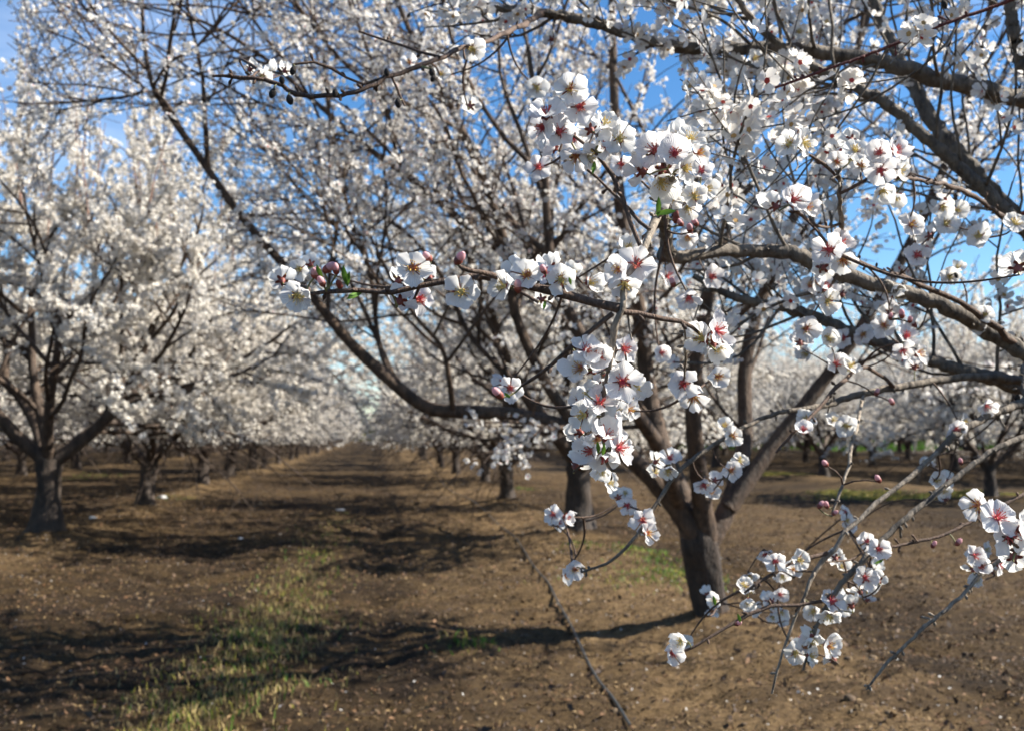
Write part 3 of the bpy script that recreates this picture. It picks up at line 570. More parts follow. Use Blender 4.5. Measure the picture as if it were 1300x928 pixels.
NEAR = [  # (rows, world start, material)
 ('near_bark', S_up, [(1420, 160, 2.5, 26), (1300, 128, 2.4, 24), (1240, 112, 2.35, 23), (1180, 98, 2.3, 22), (1120, 78, 2.3, 20), (1060, 70, 2.3, 19), (1000, 63, 2.3, 18), (930, 62, 2.3, 16), (860, 60, 2.3, 17), (810, 48, 2.3, 14), (755, 30, 2.3, 15), (700, 18, 2.3, 13), (650, 12, 2.3, 11), (618, 11, 2.3, 10)]),
 ('near_bark', S_up, [(1400, 390, 2.6, 26), (1330, 320, 2.6, 24), (1285, 272, 2.6, 22), (1240, 222, 2.6, 21), (1200, 175, 2.65, 20), (1170, 130, 2.7, 19), (1145, 80, 2.75, 16), (1120, 30, 2.8, 14), (1100, -30, 2.8, 12)]),
 ('near_bark', S_up, [(1380, 370, 2.2, 20), (1320, 310, 2.2, 19), (1270, 262, 2.2, 18), (1220, 215, 2.2, 17), (1170, 170, 2.2, 16), (1125, 132, 2.2, 15), (1080, 108, 2.2, 14), (1030, 84, 2.2, 12), (980, 50, 2.2, 10), (940, 5, 2.2, 8), (920, -40, 2.2, 6)]),
 ('near_bark', S_mid, [(1400, 510, 2.1, 26), (1340, 470, 2.0, 25), (1300, 447, 1.95, 23), (1250, 418, 1.95, 22), (1200, 390, 1.9, 21), (1150, 372, 1.9, 20), (1100, 357, 1.9, 20), (1050, 340, 1.9, 21), (1005, 322, 1.9, 20), (960, 318, 1.9, 18), (910, 320, 1.85, 17), (860, 326, 1.8, 18), (838, 322, 1.78, 19)]),
 ('near_bark', S_mid, [(1400, 520, 2.4, 26), (1340, 500, 2.4, 25), (1290, 488, 2.35, 24), (1240, 475, 2.3, 18), (1190, 460, 2.3, 16), (1140, 443, 2.3, 15), (1090, 425, 2.3, 15), (1040, 405, 2.3, 16), (1000, 392, 2.3, 15), (960, 384, 2.3, 12), (920, 372, 2.3, 10), (880, 350, 2.3, 8)]),
 ('near_bark', S_mid, [(1360, 490, 2.2, 16), (1300, 484, 2.1, 13), (1250, 478, 2.05, 11), (1195, 483, 2., 10), (1135, 492, 1.95, 10), (1085, 502, 1.9, 9), (1050, 514, 1.85, 8), (1010, 520, 1.8, 6), (975, 528, 1.75, 6), (935, 548, 1.7, 6), (895, 572, 1.68, 6), (860, 600, 1.65, 6), (830, 645, 1.62, 5), (808, 680, 1.6, 4.5), (775, 712, 1.6, 4), (738, 726, 1.6, 3)]),
 ('near_bark', S_mid, [(1370, 500, 2., 15), (1300, 512, 1.8, 13), (1255, 528, 1.75, 11), (1215, 550, 1.7, 10), (1190, 575, 1.7, 9)]),
 ('pale_bark', None, [(1195, 570, 1.7, 9), (1160, 600, 1.68, 9), (1120, 632, 1.66, 8), (1085, 662, 1.64, 8), (1055, 697, 1.62, 8), (1036, 722, 1.62, 7), (1024, 752, 1.6, 6), (1008, 790, 1.6, 5.5), (992, 832, 1.58, 5), (980, 880, 1.58, 4)]),
 ('near_bark', S_low, [(1400, 540, 1.8, 14), (1300, 555, 1.65, 10), (1245, 583, 1.62, 9), (1190, 625, 1.6, 9), (1145, 662, 1.58, 9), (1108, 698, 1.56, 9), (1080, 728, 1.55, 9), (1055, 760, 1.55, 7), (1035, 800, 1.54, 5), (1020, 850, 1.54, 4)]),
 ('twig_bark', None, [(1050, 702, 1.62, 5), (1010, 712, 1.6, 4), (975, 732, 1.58, 4), (945, 752, 1.56, 3)]),
 ('twig_bark', None, [(1062, 752, 1.55, 5), (1035, 767, 1.55, 4.5), (990, 768, 1.55, 4.5), (950, 780, 1.54, 5), (915, 800, 1.53, 4), (885, 820, 1.52, 3.5), (862, 828, 1.52, 3)]),
 ('twig_bark', S_low, [(1400, 590, 1.7, 8), (1300, 628, 1.6, 6), (1245, 655, 1.58, 5.5), (1200, 678, 1.56, 5), (1160, 688, 1.55, 5), (1128, 694, 1.54, 4), (1100, 690, 1.53, 3)]),
 ('twig_bark', S_low, [(1480, 640, 1.5, 8), (1360, 690, 1.3, 6), (1320, 700, 1.15, 5), (1293, 694, 1.08, 5), (1280, 684, 1.08, 4)]),
 ('pale_bark', S_low, [(1440, 640, 1.7, 8), (1340, 680, 1.6, 7), (1290, 702, 1.55, 6), (1262, 716, 1.54, 6), (1240, 735, 1.53, 6), (1222, 755, 1.52, 6), (1195, 778, 1.51, 6), (1172, 797, 1.5, 6), (1148, 820, 1.5, 5), (1125, 843, 1.5, 5), (1100, 875, 1.5, 3)]),
 ('pale_bark', None, [(1097, 499, 1.92, 6), (1085, 545, 1.75, 6), (1078, 590, 1.66, 5), (1066, 625, 1.62, 5), (1056, 655, 1.6, 4)]),
 ('twig_bark', None, [(1135, 492, 1.95, 5), (1100, 466, 1.8, 5), (1068, 485, 1.7, 5), (1045, 512, 1.65, 5), (1010, 548, 1.6, 4), (985, 575, 1.6, 3)]),
 ('twig_bark', None, [(1296, 442, 1.95, 9), (1260, 414, 1.9, 9), (1225, 388, 1.85, 8), (1180, 366, 1.8, 7), (1130, 347, 1.7, 6), (1085, 330, 1.6, 5), (1060, 322, 1.5, 4)]),
 ('pale_bark', None, [(1070, 347, 1.9, 8), (1068, 318, 1.6, 8), (1067, 270, 1.42, 8), (1066, 228, 1.34, 7), (1062, 218, 1.33, 5)]),
 ('twig_bark', None, [(1066, 230, 1.34, 4), (1050, 212, 1.32, 4), (1032, 200, 1.3, 4), (1014, 187, 1.28, 3)]),
 ('twig_bark', None, [(1066, 246, 1.36, 4), (1090, 234, 1.34, 4), (1118, 217, 1.32, 3)]),
 ('twig_bark', None, [(1066, 285, 1.45, 4), (1042, 290, 1.38, 4), (1020, 275, 1.34, 4), (1003, 260, 1.3, 3)]),
 ('twig_bark', None, [(1288, 288, 2.2, 8), (1255, 262, 2., 6), (1215, 240, 1.8, 6), (1180, 232, 1.65, 5), (1150, 226, 1.55, 5), (1135, 212, 1.45, 4)]),
 ('red_bark', S_up, [(1480, -60, 1.7, 7), (1340, -28, 1.6, 6), (1277, 3, 1.6, 5), (1190, 34, 1.6, 5), (1115, 65, 1.6, 4.5), (1040, 92, 1.6, 4), (970, 117, 1.6, 3.5)]),
 ('near_bark', S_up, [(1420, 170, 2.4, 20), (1340, 130, 2.4, 18), (1300, 85, 2.4, 17), (1286, 30, 2.4, 16), (1276, -40, 2.4, 13)]),
 # the sharp twigs in the middle
 ('near_bark', None, [(850, 325, 1.8, 18), (845, 300, 1.55, 16), (842, 270, 1.35, 14), (850, 245, 1.2, 12), (853, 225, 1.12, 9)]),
 ('pale_bark', None, [(845, 258, 1.24, 12), (830, 285, 1.13, 13), (812, 325, 1.08, 12), (797, 360, 1.06, 12), (789, 385, 1.05, 12), (780, 420, 1.05, 10), (772, 460, 1.06, 8), (769, 500, 1.07, 7), (766, 545, 1.08, 6), (768, 580, 1.08, 4)]),
 ('twig_bark', None, [(815, 318, 1.08, 6), (803, 290, 1.09, 6), (792, 262, 1.09, 6), (784, 235, 1.1, 6), (772, 212, 1.1, 5), (750, 190, 1.1, 4), (722, 168, 1.1, 4)]),
 ('twig_bark', None, [(825, 292, 1.1, 5), (803, 272, 1.12, 5), (780, 248, 1.14, 4), (758, 226, 1.15, 3)]),
 ('twig_bark', None, [(788, 392, 1.05, 11), (760, 386, 1.05, 11), (725, 375, 1.05, 10.5), (690, 366, 1.05, 9.5), (650, 361, 1.05, 9), (612, 353, 1.05, 8.5), (590, 353, 1.05, 8), (560, 358, 1.05, 7.5), (525, 364, 1.05, 7), (498, 370, 1.05, 7), (465, 371, 1.05, 6.5), (435, 371, 1.05, 6), (405, 372, 1.05, 5), (388, 374, 1.05, 4)]),
 ('twig_bark', None, [(640, 357, 1.05, 6), (622, 350, 1.04, 6.5), (605, 345, 1.03, 6), (590, 342, 1.02, 6), (583, 338, 1.02, 5)]),
 ('twig_bark', None, [(784, 396, 1.05, 8), (810, 399, 1.06, 7), (838, 402, 1.07, 7), (862, 408, 1.08, 6), (880, 416, 1.09, 5), (893, 428, 1.1, 4)]),
 ('twig_bark', None, [(778, 398, 1.05, 7), (755, 418, 1.05, 6.5), (725, 440, 1.06, 6), (700, 462, 1.07, 5.5), (680, 478, 1.08, 5), (662, 490, 1.08, 4)]),
 ('pale_bark', None, [(868, 411, 1.08, 4), (870, 430, 1.1, 4), (871, 455, 1.15, 4), (869, 478, 1.22, 4), (872, 490, 1.27, 3)]),
 ('pale_bark', None, [(797, 400, 1.06, 4), (799, 415, 1.06, 3.5), (802, 432, 1.06, 3)]),
 # long dark twig with old husks at upper left
 ('twig_bark', None, [(690, 16, 2.3, 7), (660, 35, 1.9, 7), (620, 52, 1.6, 6), (580, 65, 1.45, 6), (540, 82, 1.38, 6), (500, 95, 1.35, 6), (465, 112, 1.33, 6), (430, 121, 1.32, 6), (390, 122, 1.32, 6), (370, 116, 1.32, 6), (345, 104, 1.32, 5), (315, 99, 1.32, 5), (270, 97, 1.32, 3.5)]),
 ('twig_bark', None, [(500, 95, 1.35, 4), (455, 108, 1.33, 3.5), (430, 92, 1.3, 3.5), (405, 81, 1.28, 3.5), (372, 82, 1.27, 3)]),
 ('twig_bark', None, [(560, 73, 1.4, 4), (520, 62, 1.42, 4), (485, 50, 1.45, 3), (455, 40, 1.45, 3)]),
 ('twig_bark', None, [(497, 97, 1.35, 3.5), (505, 115, 1.35, 3), (514, 135, 1.35, 2.5)]),
]
near_lines = []
for mname, w0, rows in NEAR:
    p, r, lv, ln = line(rows, w0, step=.03)
    a = Acc(); thin = max(r) < .012
    for i_ in range(1, len(p)-1):
        p[i_] = p[i_]+Vector(tuple(rs0.normal(size=3)))*min(.0035, r[i_]*(.35 if thin else .12))
    r = [x*(.7 if mname == 'pale_bark' and max(r) < .008 else .8 if w0 is S_low else .95) for x in r]
    rn = np.array(r)*(1+(.3 if thin else .05)*(rs0.random(len(r)) < .22)*rs0.uniform(.3, 1, len(r))); tube(a, p, rn, 12, lump=.09 if thin else .03, rnd=rs0)
    # growth nodes, spurs and buds along the branch
    big = max(r)
    for k in range(int(ln/.05)):
        i = rs0.randint(1, len(p)-1); rr_ = r[i]
        d_ = (p[i]-p[i-1]).normalized(); e = perp(d_, random.Random(int(rs0.randint(1e6))))
        pj_ = proj(p[i])
        if pj_ is None or pj_[2] > 2.6 or pj_[0] > 1350: continue
        if w0 and rs0.random() < .4: continue
        L_ = rs0.uniform(.001, .005) if rs0.random() < .85 else rs0.uniform(.005, .016)
        e = (e+d_*.5).normalized(); q0 = p[i]
        tube(a, [q0, q0+e*(rr_+L_*.5), q0+e*(rr_+L_)], [.0016, .0014, .0022], 5); tube(a, [q0+e*(rr_+L_), q0+e*(rr_+L_+.003), q0+e*(rr_+L_+.006)], [.0022, .0024, .0004], 5)
    rel(a.obj('branch', M[mname]), root0); near_lines.append((p, r, ln, mname))

FOCS = ((P(780, 380, 1.05), .42), (P(560, 350, 1.05), .25), (P(1060, 740, 1.56), .4), (P(900, 640, 1.6), .3), (P(1250, 690, 1.3), .3))
def ok0(q, lvl):
    if (q-CAM).length < 1.3: return False
    for fc, rad_ in FOCS:
        v = q-fc; t = v.dot(sdir)
        if t > .12 and (v-sdir*t).length < rad_: return False
    r = proj(q)
    if r is None: return True
    px, py, d = r
    if px > 1330: return q.z > .8
    if d < 1.42: return False
    if px < 560 or (px < 880 and py > 70): return False
    if py > 560 and px < 1180: return False
    if py > 640: return False
    if px < 850 and py > 250: return False
    return True
T0 = Tree(909, ok0)
prm0 = dict(PRM); prm0.update(kids=(0, 0, 5, 4, 0), len=(0, 0, .8, .5, .26), rad=(.1, .03, .008, .004, .0026), rmin=.0012, seg=(.2, .1, .07, .06, .05), up=(.2, .2, .5, .3, .1), wob=.28)
for k, (p, r, ln, mn) in enumerate(near_lines[:5]+[near_lines[5]]+[near_lines[22]]):
    T0.sprout(p[::3]+[p[-1]], r[::3]+[r[-1]], ln, 2, prm0, k=[17, 15, 15, 15, 15, 6, 10][k], t0=.3)
prmS = dict(PRM); prmS.update(kids=(5, 5, 5, 5, 0), rmin=.0015)
for az, el in ((-.6, 50), (.6, 45), (1.6, 55), (2.2, 70), (-1.6, 50), (3.4, 75)):
    T0.child(fork, Vector((math.cos(az)*math.cos(R_(el)), math.sin(az)*math.cos(R_(el)), math.sin(R_(el)))), 1.9, .07, 1, prmS)
acc = bark_mesh(T0.lines, (10, 8, 6, 5, 4), rs=rs0); o = rel(acc.obj('branchlets', M['near_bark']), root0); o['kind'] = 'stuff'
q, nn = blossoms_on(T0.lines, .034, rs0, spread=.022, grp=2.6, bare=.4)
V, Fc, fm = blossom_cloud(q, nn, .0215, rs0, 1)
o = rel(mk('blossom_crown', V, Fc, [M['mid_petal'], M['heart_tan'], M['heart_red']], None, fm, False), root0); o['kind'] = 'stuff'
print('T0', len(T0.lines), len(q))

# ------------------------------------------------------------------ detailed blossoms
def petals_mesh(seed, cup, m_, miss=()):
    g = np.random.RandomState(seed); V = []; Fc = []; UV = []; nr, ncn = 8, 7; k0 = 0
    for pk in range(5):
        if pk in miss: continue
        a0 = pk*2*PI/5+g.uniform(-.16, .16); cp = cup*g.uniform(.4, 1.6)+g.uniform(-.12, .18); ln = g.uniform(.86, 1.08); wd = g.uniform(.85, 1.15); tw = g.uniform(-.15, .15)
        notch = g.uniform(.03, .1); ph = g.uniform(0, 6.28, 3)
        for i in range(nr):
            t = i/(nr-1)
            for j in range(ncn):
                s = -1+2*j/(ncn-1)
                wdt = wd*(.05+.37*math.sin(min(1, t*1.1)*PI*.66)**1.6)*(1-.38*max(0, t-.72)/.28)
                rad_ = t*ln*(1-.2*s*s*t**3)-(notch*math.exp(-(s/.22)**2) if i == nr-1 else 0)+(.018*math.sin(s*6+ph[0]) if i == nr-1 else 0)
                x = .05+rad_*.95; y = s*wdt
                z = cp*(t**1.6)*.75+.16*s*s*math.sin(t*PI*.8)+.06*math.sin(s*3.5+ph[1])*t+.045*math.sin(t*5+ph[2])-.05*math.exp(-(s/.18)**2)*t+.03*math.sin(s*9+ph[0])*t*t+(pk % 2)*.05+tw*s*t*.3
                sh = 1-.28*cp*t; x *= sh
                V.append((x*math.cos(a0)-y*math.sin(a0), x*math.sin(a0)+y*math.cos(a0), z)); UV.append((.5+s*.5, t))
        for i in range(nr-1):
            for j in range(ncn-1):
                b_ = k0+i*ncn+j; Fc.append((b_, b_+1, b_+ncn+1, b_+ncn))
        k0 += nr*ncn
    return mk('blossom', np.array(V)*.0225, np.array(Fc), m_, None, None, True, np.array(UV), link=False).data
def stamens_mesh(seed, fil, anth, spread):
    g = np.random.RandomState(seed); a = Acc()
    for k in range(26):
        az = g.uniform(0, 6.28); sp = g.uniform(.1, spread); ln = g.uniform(.3, .48)
        d = np.array([math.cos(az)*sp, math.sin(az)*sp, 1.]); d /= np.linalg.norm(d); b_ = np.array([math.cos(az), math.sin(az), 0])*.06
        mid = b_+d*ln*.5+np.array([0, 0, .02]); e = b_+d*ln
        tube(a, [b_, mid, e], [.016, .013, .011], 4, 0, False)
        tube(a, [e-d*.025, e, e+d*.03], [.008, .034, .008], 5, 1, True)
    tube(a, [(0, 0, -.04), (0, 0, .03), (0, 0, .06)], [.17, .15, .04], 10, 0)
    o = mk('stamens', np.concatenate(a.v)*.0225, [np.concatenate(a.f[k]) for k in a.f], [fil, anth], None, np.concatenate([np.concatenate(a.fm[k]) for k in a.f]), True, link=False)
    return o.data
def calyx_mesh(seed):
    g = np.random.RandomState(seed); a = Acc()
    tube(a, [(0, 0, .02), (0, 0, -.08), (0, 0, -.22), (0, 0, -.32)], [.2, .19, .14, .05], 10, 0)
    for k in range(5):
        t = (k+.5)*2*PI/5; e = np.array([math.cos(t), math.sin(t), 0]); u = np.array([-math.sin(t), math.cos(t), 0])
        a.add([e*.15-u*.1, e*.15+u*.1, e*.33+u*.09+[0, 0, .02], e*.44+[0, 0, .02], e*.33-u*.09+[0, 0, .02]], [(0, 1, 2, 3, 4)], 0)
    tube(a, [(0, 0, -.3), (.03, 0, -.42), (.04, .02, -.55)], [.045, .04, .04], 5, 1)
    return mk('calyx', np.concatenate(a.v)*.0225, [np.concatenate(a.f[k]) for k in a.f], [M['calyx'], M['stalk']], None, np.concatenate([np.concatenate(a.fm[k]) for k in a.f]), True, link=False).data
PET = {'r': [petals_mesh(10+k, c, M['petal_pink']) for k, c in enumerate((.1, .25, .4, .55, .7, .3, .9))], 'y': [petals_mesh(30+k, c, M['petal_plain']) for k, c in enumerate((.15, .3, .45, .6, .8, .35, 1.0))]}
PET['o'] = [petals_mesh(50+k, c, M['petal_plain'] if k % 2 else M['petal_pink']) for k, c in enumerate((.2, .35, .5, .6, .9, .3))]
STA = {'r': [stamens_mesh(1, M['fil_red'], M['anther_red'], .75), stamens_mesh(2, M['fil_red'], M['anther_red'], 1.1)], 'y': [stamens_mesh(3, M['fil_yellow'], M['anther'], .8), stamens_mesh(4, M['fil_yellow'], M['anther'], 1.1)], 'o': [stamens_mesh(5, M['fil_orange'], M['anther'], .8), stamens_mesh(6, M['fil_orange'], M['anther'], 1.1)]}
CAL = [calyx_mesh(1)]
NET = []           # points twigs can start from
for p, r, ln, mn in near_lines:
    for x in p:
        pr_ = proj(x)
        if pr_ and pr_[2] < 2.5 and pr_[0] < 1400: NET.append((x.x, x.y, x.z, pr_[0], pr_[1], pr_[2]))
NET = np.array(NET)
BL = """694 146 52 r u|690 163 48 r l|723 114 50 o f|735 136 48 r f|711 168 44 r f|728 174 38 r d|731 198 46 o d|703 188 40 r l|786 178 52 y f|768 160 44 y u|772 187 44 r l|789 208 34 r d|747 200 42 y r|683 213 36 r f|682 112 34 y f|750 165 40 y b|715 150 40 o b
832 192 54 r l|857 196 56 r f|876 178 46 y u|838 230 52 y d|815 218 48 o b|852 248 42 y d|881 250 40 y f|873 263 38 y d|890 218 34 r f|897 240 34 y r|885 195 40 o r|820 190 46 y b|842 215 50 o b|868 215 44 y r|858 176 40 y b
807 336 52 r f|786 342 44 o l|793 360 46 y d|847 352 34 r r|874 378 36 r d|903 351 34 r f|873 300 34 o d|797 318 40 y u
524 341 52 o f|531 380 42 r r|506 356 40 y b|508 382 46 o b|585 370 50 y f|545 352 34 y b|640 364 46 y l|669 350 48 o f|690 350 42 r u|711 355 44 y f|748 359 38 y r|688 380 34 y b|655 345 40 y b|700 340 40 y b|728 350 32 y u
378 374 50 y d|381 342 32 y f|358 356 40 y b|394 336 32 y b
892 430 52 y l|909 420 52 r r|912 440 40 y d|867 487 44 r f|880 502 42 o d|862 497 36 y b|911 478 34 o f|840 448 30 r f|905 436 42 o b
744 446 46 r u|757 452 50 r f|769 468 42 r d|738 468 48 o l|792 443 40 r r|790 484 54 r f|764 490 42 y d|761 512 46 r u|750 503 42 y l|742 527 46 y l|784 522 34 y f|768 553 52 r u|750 573 48 r l|785 568 54 r r|764 596 34 y d|738 508 40 o b|803 492 42 y r|772 535 44 y b|736 548 40 y b|775 480 40 y b|798 520 34 o r|752 470 40 y b|778 500 44 o b
648 492 38 r f|640 486 30 r l
1018 182 44 y r|1003 184 42 y l|1007 254 48 r f|984 262 40 y b|1023 262 38 o r|1053 318 48 r l|1066 310 42 r u|1070 330 42 o d|1044 340 40 y b|1117 194 42 r l|1134 192 44 r r|1118 216 42 r d|1120 242 38 y d|1085 193 40 y u|1062 206 32 o f|1140 215 38 y r|1080 178 34 y b|1156 286 36 o f|1180 300 32 y b|1200 285 36 y f|1163 325 36 r f|1197 262 32 y d|1215 268 30 y f|1244 300 36 y l|1288 285 38 y u|1292 340 52 y b|1048 366 36 r u|1050 382 38 y f|1023 417 38 o f|1052 430 36 y f|1061 462 34 r f|1024 450 28 y l|1150 428 36 r u|1146 444 34 r d|1166 450 34 o r|1123 368 28 y f|1135 376 28 y r|1121 413 34 o f|1205 352 30 y f|1020 546 30 r u|1074 540 32 y f|1095 425 28 o f
850 583 32 r u|848 596 30 y d|930 553 30 o f|928 597 30 o f|893 615 28 r d|796 641 28 r f|815 660 36 r f|702 653 26 r f|718 656 26 r r|729 722 28 o f|853 828 36 r f|908 762 26 y l|945 744 28 y u|950 762 28 y d|984 712 30 r f|1014 710 30 y f|993 730 26 y d|990 754 26 r f|992 776 24 y d|973 762 22 y b
1056 764 36 r u|1052 780 36 y d|1081 768 32 y b|1115 697 32 r f|1098 733 36 r f|1114 737 32 y b|1101 748 26 y d|1050 818 38 o r|1036 812 32 y b|1010 828 34 y f|1028 832 30 y r|1061 708 28 y b|1075 660 22 y f|1188 610 26 y f|1198 622 24 y d|1173 586 18 y f
1265 658 54 r u|1280 680 54 r f|1296 672 46 y r|1288 700 40 y b|1237 705 30 r f|1244 719 30 r f|1268 717 28 r r|1235 722 28 y b|1252 515 30 r d|1213 545 28 r f|1240 410 30 y f
600 62 38 y d|597 135 30 y b|332 97 34 y d|318 88 30 y b|362 90 28 y b|345 94 26 y u|520 80 26 o f|958 76 28 y f|1013 42 28 y f|1048 30 26 y f|700 50 26 y b|560 95 24 y f"""
rx2 = random.Random(5); rb = random.Random(31); blist = []
rx2 = random.Random(5)
for rec in BL.replace('\n', '|').split('|'):
    x, y, s_, kd, di = rec.split(); blist.append((float(x), float(y), float(s_), kd, di))
    if (float(y) > 540 and float(x) > 690) or (float(x) > 930 and float(s_) < 45):
        for _ in range(rx2.choice((1, 1, 2)) if float(y) > 540 else rx2.choice((0, 1))):
            a_ = rx2.uniform(0, 6.28); blist.append((float(x)+float(s_)*.55*math.cos(a_), float(y)+float(s_)*.5*math.sin(a_), float(s_)*rx2.uniform(.75, .95), rx2.choice('royy'), rx2.choice('lrudbb')))
extra = []
DIR = {'f': (0, .05), 'l': (-.95, .1), 'r': (.95, .1), 'u': (.1, .9), 'd': (0, -.85), 'b': None}
items = []
for (x, y, s_, kd, di) in blist:
    lo, hi = 2500*.0185/s_, 2500*.0245/s_
    d2 = np.hypot(NET[:, 3]-x, NET[:, 4]-y)+60*np.maximum(0, np.maximum(lo-NET[:, 5], NET[:, 5]-hi))
    i = int(np.argmin(d2)); d = min(hi, max(lo, NET[i, 5]))+(-.008 if di != 'b' else .012)+rb.uniform(-.006, .006)
    p = P(x, y, d); R = s_*d/2500
    if di == 'b': nv = (fwd*.6+rgt*rb.uniform(-.6, .6)+upv*rb.uniform(.1, .8)).normalized()
    else:
        tx, ty = DIR[di]; nv = (-fwd+rgt*(tx+rb.uniform(-.25, .25))+upv*(ty+rb.uniform(-.2, .25))).normalized()
    items.append((p, nv, R, kd, s_))
items.sort(key=lambda t: -t[4])
tw = Acc()
net3 = NET[:, :3].copy()
def connect(p0, r_end=.0011):
    """grow a thin twig from the nearest wood to p0"""
    global net3
    dd = np.linalg.norm(net3-np.array(p0), axis=1); i = int(np.argmin(dd)); a0 = Vector(net3[i]); ln = dd[i]
    k = max(4, int(ln/.012)); bow = perp((p0-a0).normalized() if ln > 1e-5 else Vector((0, 0, 1)), rb)*ln*.12
    pts = [a0.lerp(p0, t/(k-1))+bow*math.sin(PI*t/(k-1)) for t in range(k)]
    r0 = .0011 if ln < .03 else min(.0026, .0012+ln*.01)
    tube(tw, pts, np.linspace(r0, r_end, k), 6, 1 if ln < .03 else 0)
    if ln >= .03: net3 = np.vstack([net3, np.array([tuple(q) for q in pts[1:]])])
order = sorted(range(len(items)), key=lambda i: float(np.min(np.linalg.norm(NET[:, :3]-np.array(items[i][0]), axis=1))))
for i in order:
    p, nv, R, kd, s_ = items[i]; connect(p-nv*R*.56)
mass = []
for k, (p, nv, R, kd, s_) in enumerate(items):
    sc_ = R/.0225*1.1; rot = nv.to_track_quat('Z', 'Y').to_matrix().to_4x4() @ Matrix.Rotation(rb.uniform(0, 6.28), 4, 'Z')
    mw = Matrix.Translation(p) @ rot @ Matrix.Scale(sc_, 4)
    pm = rb.choice(PET[kd]); sm_ = rb.choice(STA[kd]); nm = 'blossom'
    if k < 100:
        o = bpy.data.objects.new('blossom', pm); C.objects.link(o); o.parent = root0; o.matrix_parent_inverse = Matrix.Translation(-root0.location); o.matrix_basis = mw
        st_ = bpy.data.objects.new('stamens', sm_); C.objects.link(st_); st_.parent = o
        ca = bpy.data.objects.new('calyx', CAL[0]); C.objects.link(ca); ca.parent = o
    else: mass.append((pm, sm_, CAL[0], mw))
# the smaller blossoms of the near twigs, past the hundred largest
mv, mf, mm, mu, slots, k0 = [], {}, {}, [], [], 0
def slot(m_):
    if m_ not in slots: slots.append(m_)
    return slots.index(m_)
for pm, sm_, cm, mw in mass:
    for me in (pm, sm_, cm):
        co = np.empty(len(me.vertices)*3); me.vertices.foreach_get('co', co); co = co.reshape(-1, 3); Mx = np.array(mw)
        mv.append(co@Mx[:3, :3].T+Mx[:3, 3]); uvv = np.ones((len(co), 2))*.5
        if me.uv_layers:
            u_ = np.empty(len(me.loops)*2); me.uv_layers[0].data.foreach_get('uv', u_); li = np.empty(len(me.loops), int); me.loops.foreach_get('vertex_index', li); uvv[li] = u_.reshape(-1, 2)
        mu.append(uvv)
        for pl in me.polygons:
            kk = len(pl.vertices); mf.setdefault(kk, []).append([v_+k0 for v_ in pl.vertices]); mm.setdefault(kk, []).append(slot(me.materials[pl.material_index]))
        k0 += len(co)
if mass:
    o = rel(mk('blossoms', np.concatenate(mv), [np.array(mf[k]) for k in mf], slots, None, np.concatenate([mm[k] for k in mf]), True, np.concatenate(mu)), root0); o['kind'] = 'stuff'
# buds, young leaves and old husks
def ell(acc, c, d, L_, W_, m=0, n_=6, sides=8):
    d = d.normalized(); t = np.linspace(0, 1, n_); tube(acc, [c+d*(L_*x) for x in t], [max(.0004, W_*math.sin(PI*(.08+.84*x))**.7) for x in t], sides, m)
BUDS = [(404, 352, 1.05, 'p'), (414, 343, 1.05, 'p'), (427, 345, 1.05, 'p'), (410, 361, 1.04, 'p'), (399, 350, 1.05, 'p'), (432, 364, 1.05, 'b'), (545, 329, 1.05, 'p'), (581, 332, 1.02, 'p'), (635, 502, 1.07, 'p'), (691, 345, 1.04, 'p'), (658, 368, 1.04, 'p'), (855, 362, 1.3, 'p'), (865, 285, 1.3, 'p'), (858, 280, 1.3, 'b'), (876, 293, 1.3, 'p'), (884, 285, 1.3, 'p'), (1050, 643, 1.6, 'p'), (1040, 643, 1.6, 'p'), (1058, 652, 1.6, 'p'), (1184, 693, 1.55, 'p'), (1215, 690, 1.55, 'p'), (1049, 590, 1.6, 'p'), (1116, 610, 1.6, 'p'), (1220, 588, 1.65, 'p'), (1112, 500, 1.7, 'p'), (1133, 512, 1.7, 'p'), (1130, 404, 1.6, 'p'), (1145, 402, 1.6, 'p'), (1155, 408, 1.6, 'p'), (935, 792, 1.53, 'p')]
for (x, y, d, kd) in BUDS:
    c = P(x, y, d); dr = (upv*rb.uniform(.3, 1)+rgt*rb.uniform(-.7, .7)-fwd*rb.uniform(0, .6)).normalized(); s_ = rb.uniform(.85, 1.2)
    a = Acc(); ell(a, c, dr, .0105*s_, .0040*s_, 1 if kd == 'p' else 0); ell(a, c-dr*.0035*s_, dr, .0095*s_, .0041*s_, 0)
    rel(a.obj('bud', [M['calyx'], M['bud_petal']]), root0); connect(c-dr*.003)
def leaf(x0, y0, x1, y1, d):
    a = P(x0, y0, d); c = P(x1, y1, d-.008); ax = c-a; sd = ax.cross(fwd).normalized()*ax.length*.14; acc = Acc(); V = []
    for t, w_ in ((0, .2), (.25, .8), (.55, 1), (.8, .6), (1, .05)):
        m_ = a.lerp(c, t)-fwd*.004*math.sin(t*3); V += [m_-sd*w_, m_+fwd*.0015*w_, m_+sd*w_]
    f = []
    for i in range(4):
        for j in range(2): f.append((i*3+j, i*3+j+1, i*3+j+4, i*3+j+3))
    acc.add([tuple(v) for v in V], f); rel(acc.obj('leaf', M['leaf']), root0)
for L_ in ((440, 362, 436, 337, 1.045), (441, 364, 444, 345, 1.05), (410, 355, 402, 336, 1.045), (459, 372, 440, 380, 1.05), (452, 372, 442, 377, 1.04), (725, 362, 722, 352, 1.04), (765, 578, 767, 562, 1.05), (760, 575, 758, 560, 1.05), (835, 275, 836, 250, 1.1), (832, 272, 858, 268, 1.1), (692, 382, 690, 394, 1.04), (755, 205, 752, 222, 1.1), (1110, 715, 1122, 708, 1.55), (908, 768, 905, 755, 1.5), (648, 505, 640, 498, 1.06), (940, 790, 936, 778, 1.52)): leaf(*L_)
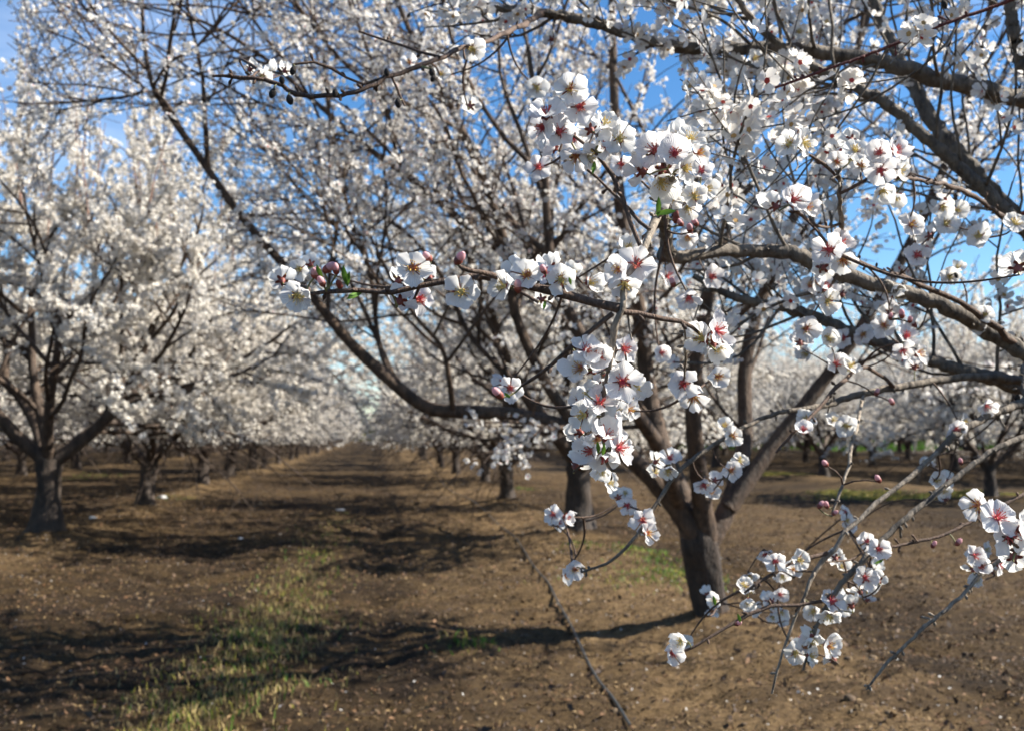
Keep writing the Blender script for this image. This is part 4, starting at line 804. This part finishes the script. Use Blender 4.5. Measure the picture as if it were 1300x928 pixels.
for (x, y, d, s_) in ((348, 119, 1.31, 1), (366, 127, 1.31, 1), (505, 131, 1.34, 1), (374, 90, 1.27, .9), (426, 118, 1.3, .8), (357, 102, 1.31, .8), (490, 92, 1.34, .8), (1197, 6, 1.6, 1.1), (520, 20, 2.2, .8), (1213, 350, 1.8, .8), (1292, 505, 2, 1.2), (548, 92, 1.36, .9), (552, 100, 1.36, .8)):
    a = Acc(); c = P(x, y, d); ell(a, c+upv*.006*s_, (-upv+rgt*rb.uniform(-.5, .4)), .013*s_, .0048*s_); rel(a.obj('husk', M['husk']), root0); connect(c+upv*.006*s_)
o = rel(tw.obj('twigs', [M['twig_bark'], M['stalk']]), root0); o['kind'] = 'stuff'

# ------------------------------------------------------------------ irrigation hose and small things on the ground
hp = [G(x, y) for x, y in ((800, 925), (747, 838), (722, 793), (700, 755), (678, 722), (655, 690), (630, 665), (600, 640), (570, 623), (556, 606), (545, 590), (535, 578), (527, 570))]
hs_ = smooth_path([(p.x, p.y, gz(p.x, p.y)+.02) for p in hp], 160); gq = ground_z(hs_[:, 0], hs_[:, 1]); hs_[:, 2] = np.convolve(np.pad(gq, 3, 'edge'), np.ones(7)/7, 'valid')+.02
a = Acc(); tube(a, hs_, [.0095]*len(hs_), 8); o = a.obj('irrigation_hose', simple('hose_black', (.035, .04, .04), .38, .2, 30)); o['label'] = 'black irrigation hose lying along the foot of the right-hand tree row'; o['category'] = 'hose'
def stone(px, py, s_, name, label, cat, m_, up=0., seed=1, flat=.6):
    g = np.random.RandomState(seed); p = G(px, py) if not up else None
    import bmesh
    bm = bmesh.new(); bmesh.ops.create_icosphere(bm, subdivisions=3, radius=1)
    for v in bm.verts:
        f_ = 1+.16*math.sin(v.co.x*4+seed)+.13*math.cos(v.co.y*5+seed*2)+.08*math.sin(v.co.z*9+v.co.x*7); v.co = Vector((v.co.x*f_*1.4, v.co.y*f_, v.co.z*f_*flat))*s_
    me = bpy.data.meshes.new(name); bm.to_mesh(me); bm.free(); me.materials.append(m_)
    for pl in me.polygons: pl.use_smooth = True
    o = bpy.data.objects.new(name, me); C.objects.link(o); o.location = (p.x, p.y, gz(p.x, p.y)+s_*flat*.6); o['label'] = label; o['category'] = cat
ws = simple('pale_stone', (.72, .71, .7), .6, .15, 20, .3)
stone(206, 637, .09, 'stone', 'white rounded stone on the soil right of the second left-hand trunk', 'stone', ws, seed=1)
stone(117, 667, .04, 'stone', 'small pale stone on the shaded soil beside the nearest left-hand tree', 'stone', ws, seed=3)
stone(305, 681, .035, 'stone', 'small white stone lying alone on dark soil left of the alley', 'stone', ws, seed=2)
stone(432, 648, .06, 'stone', 'flat whitish stone in the middle of the shaded alley', 'stone', ws, seed=5, flat=.3)

def ribbon():
    import bmesh
    c = P(305, 533, 27); bm = bmesh.new(); bmesh.ops.create_cube(bm, size=1)
    bmesh.ops.subdivide_edges(bm, edges=bm.edges[:], cuts=4, use_grid_fill=True)
    for v in bm.verts: v.co = Vector((v.co.x*.2, v.co.y*.015+.03*math.sin(v.co.x*7+v.co.z*3), v.co.z*.11+.02*math.sin(v.co.x*9)))
    me = bpy.data.meshes.new('marker_ribbon'); bm.to_mesh(me); bm.free(); me.materials.append(simple('ribbon_red', (.55, .02, .02), .5, .1, 20))
    o = bpy.data.objects.new('marker_ribbon', me); C.objects.link(o); o.location = c; o['label'] = 'small red ribbon caught in the white blossom of the left row'; o['category'] = 'ribbon'
ribbon()
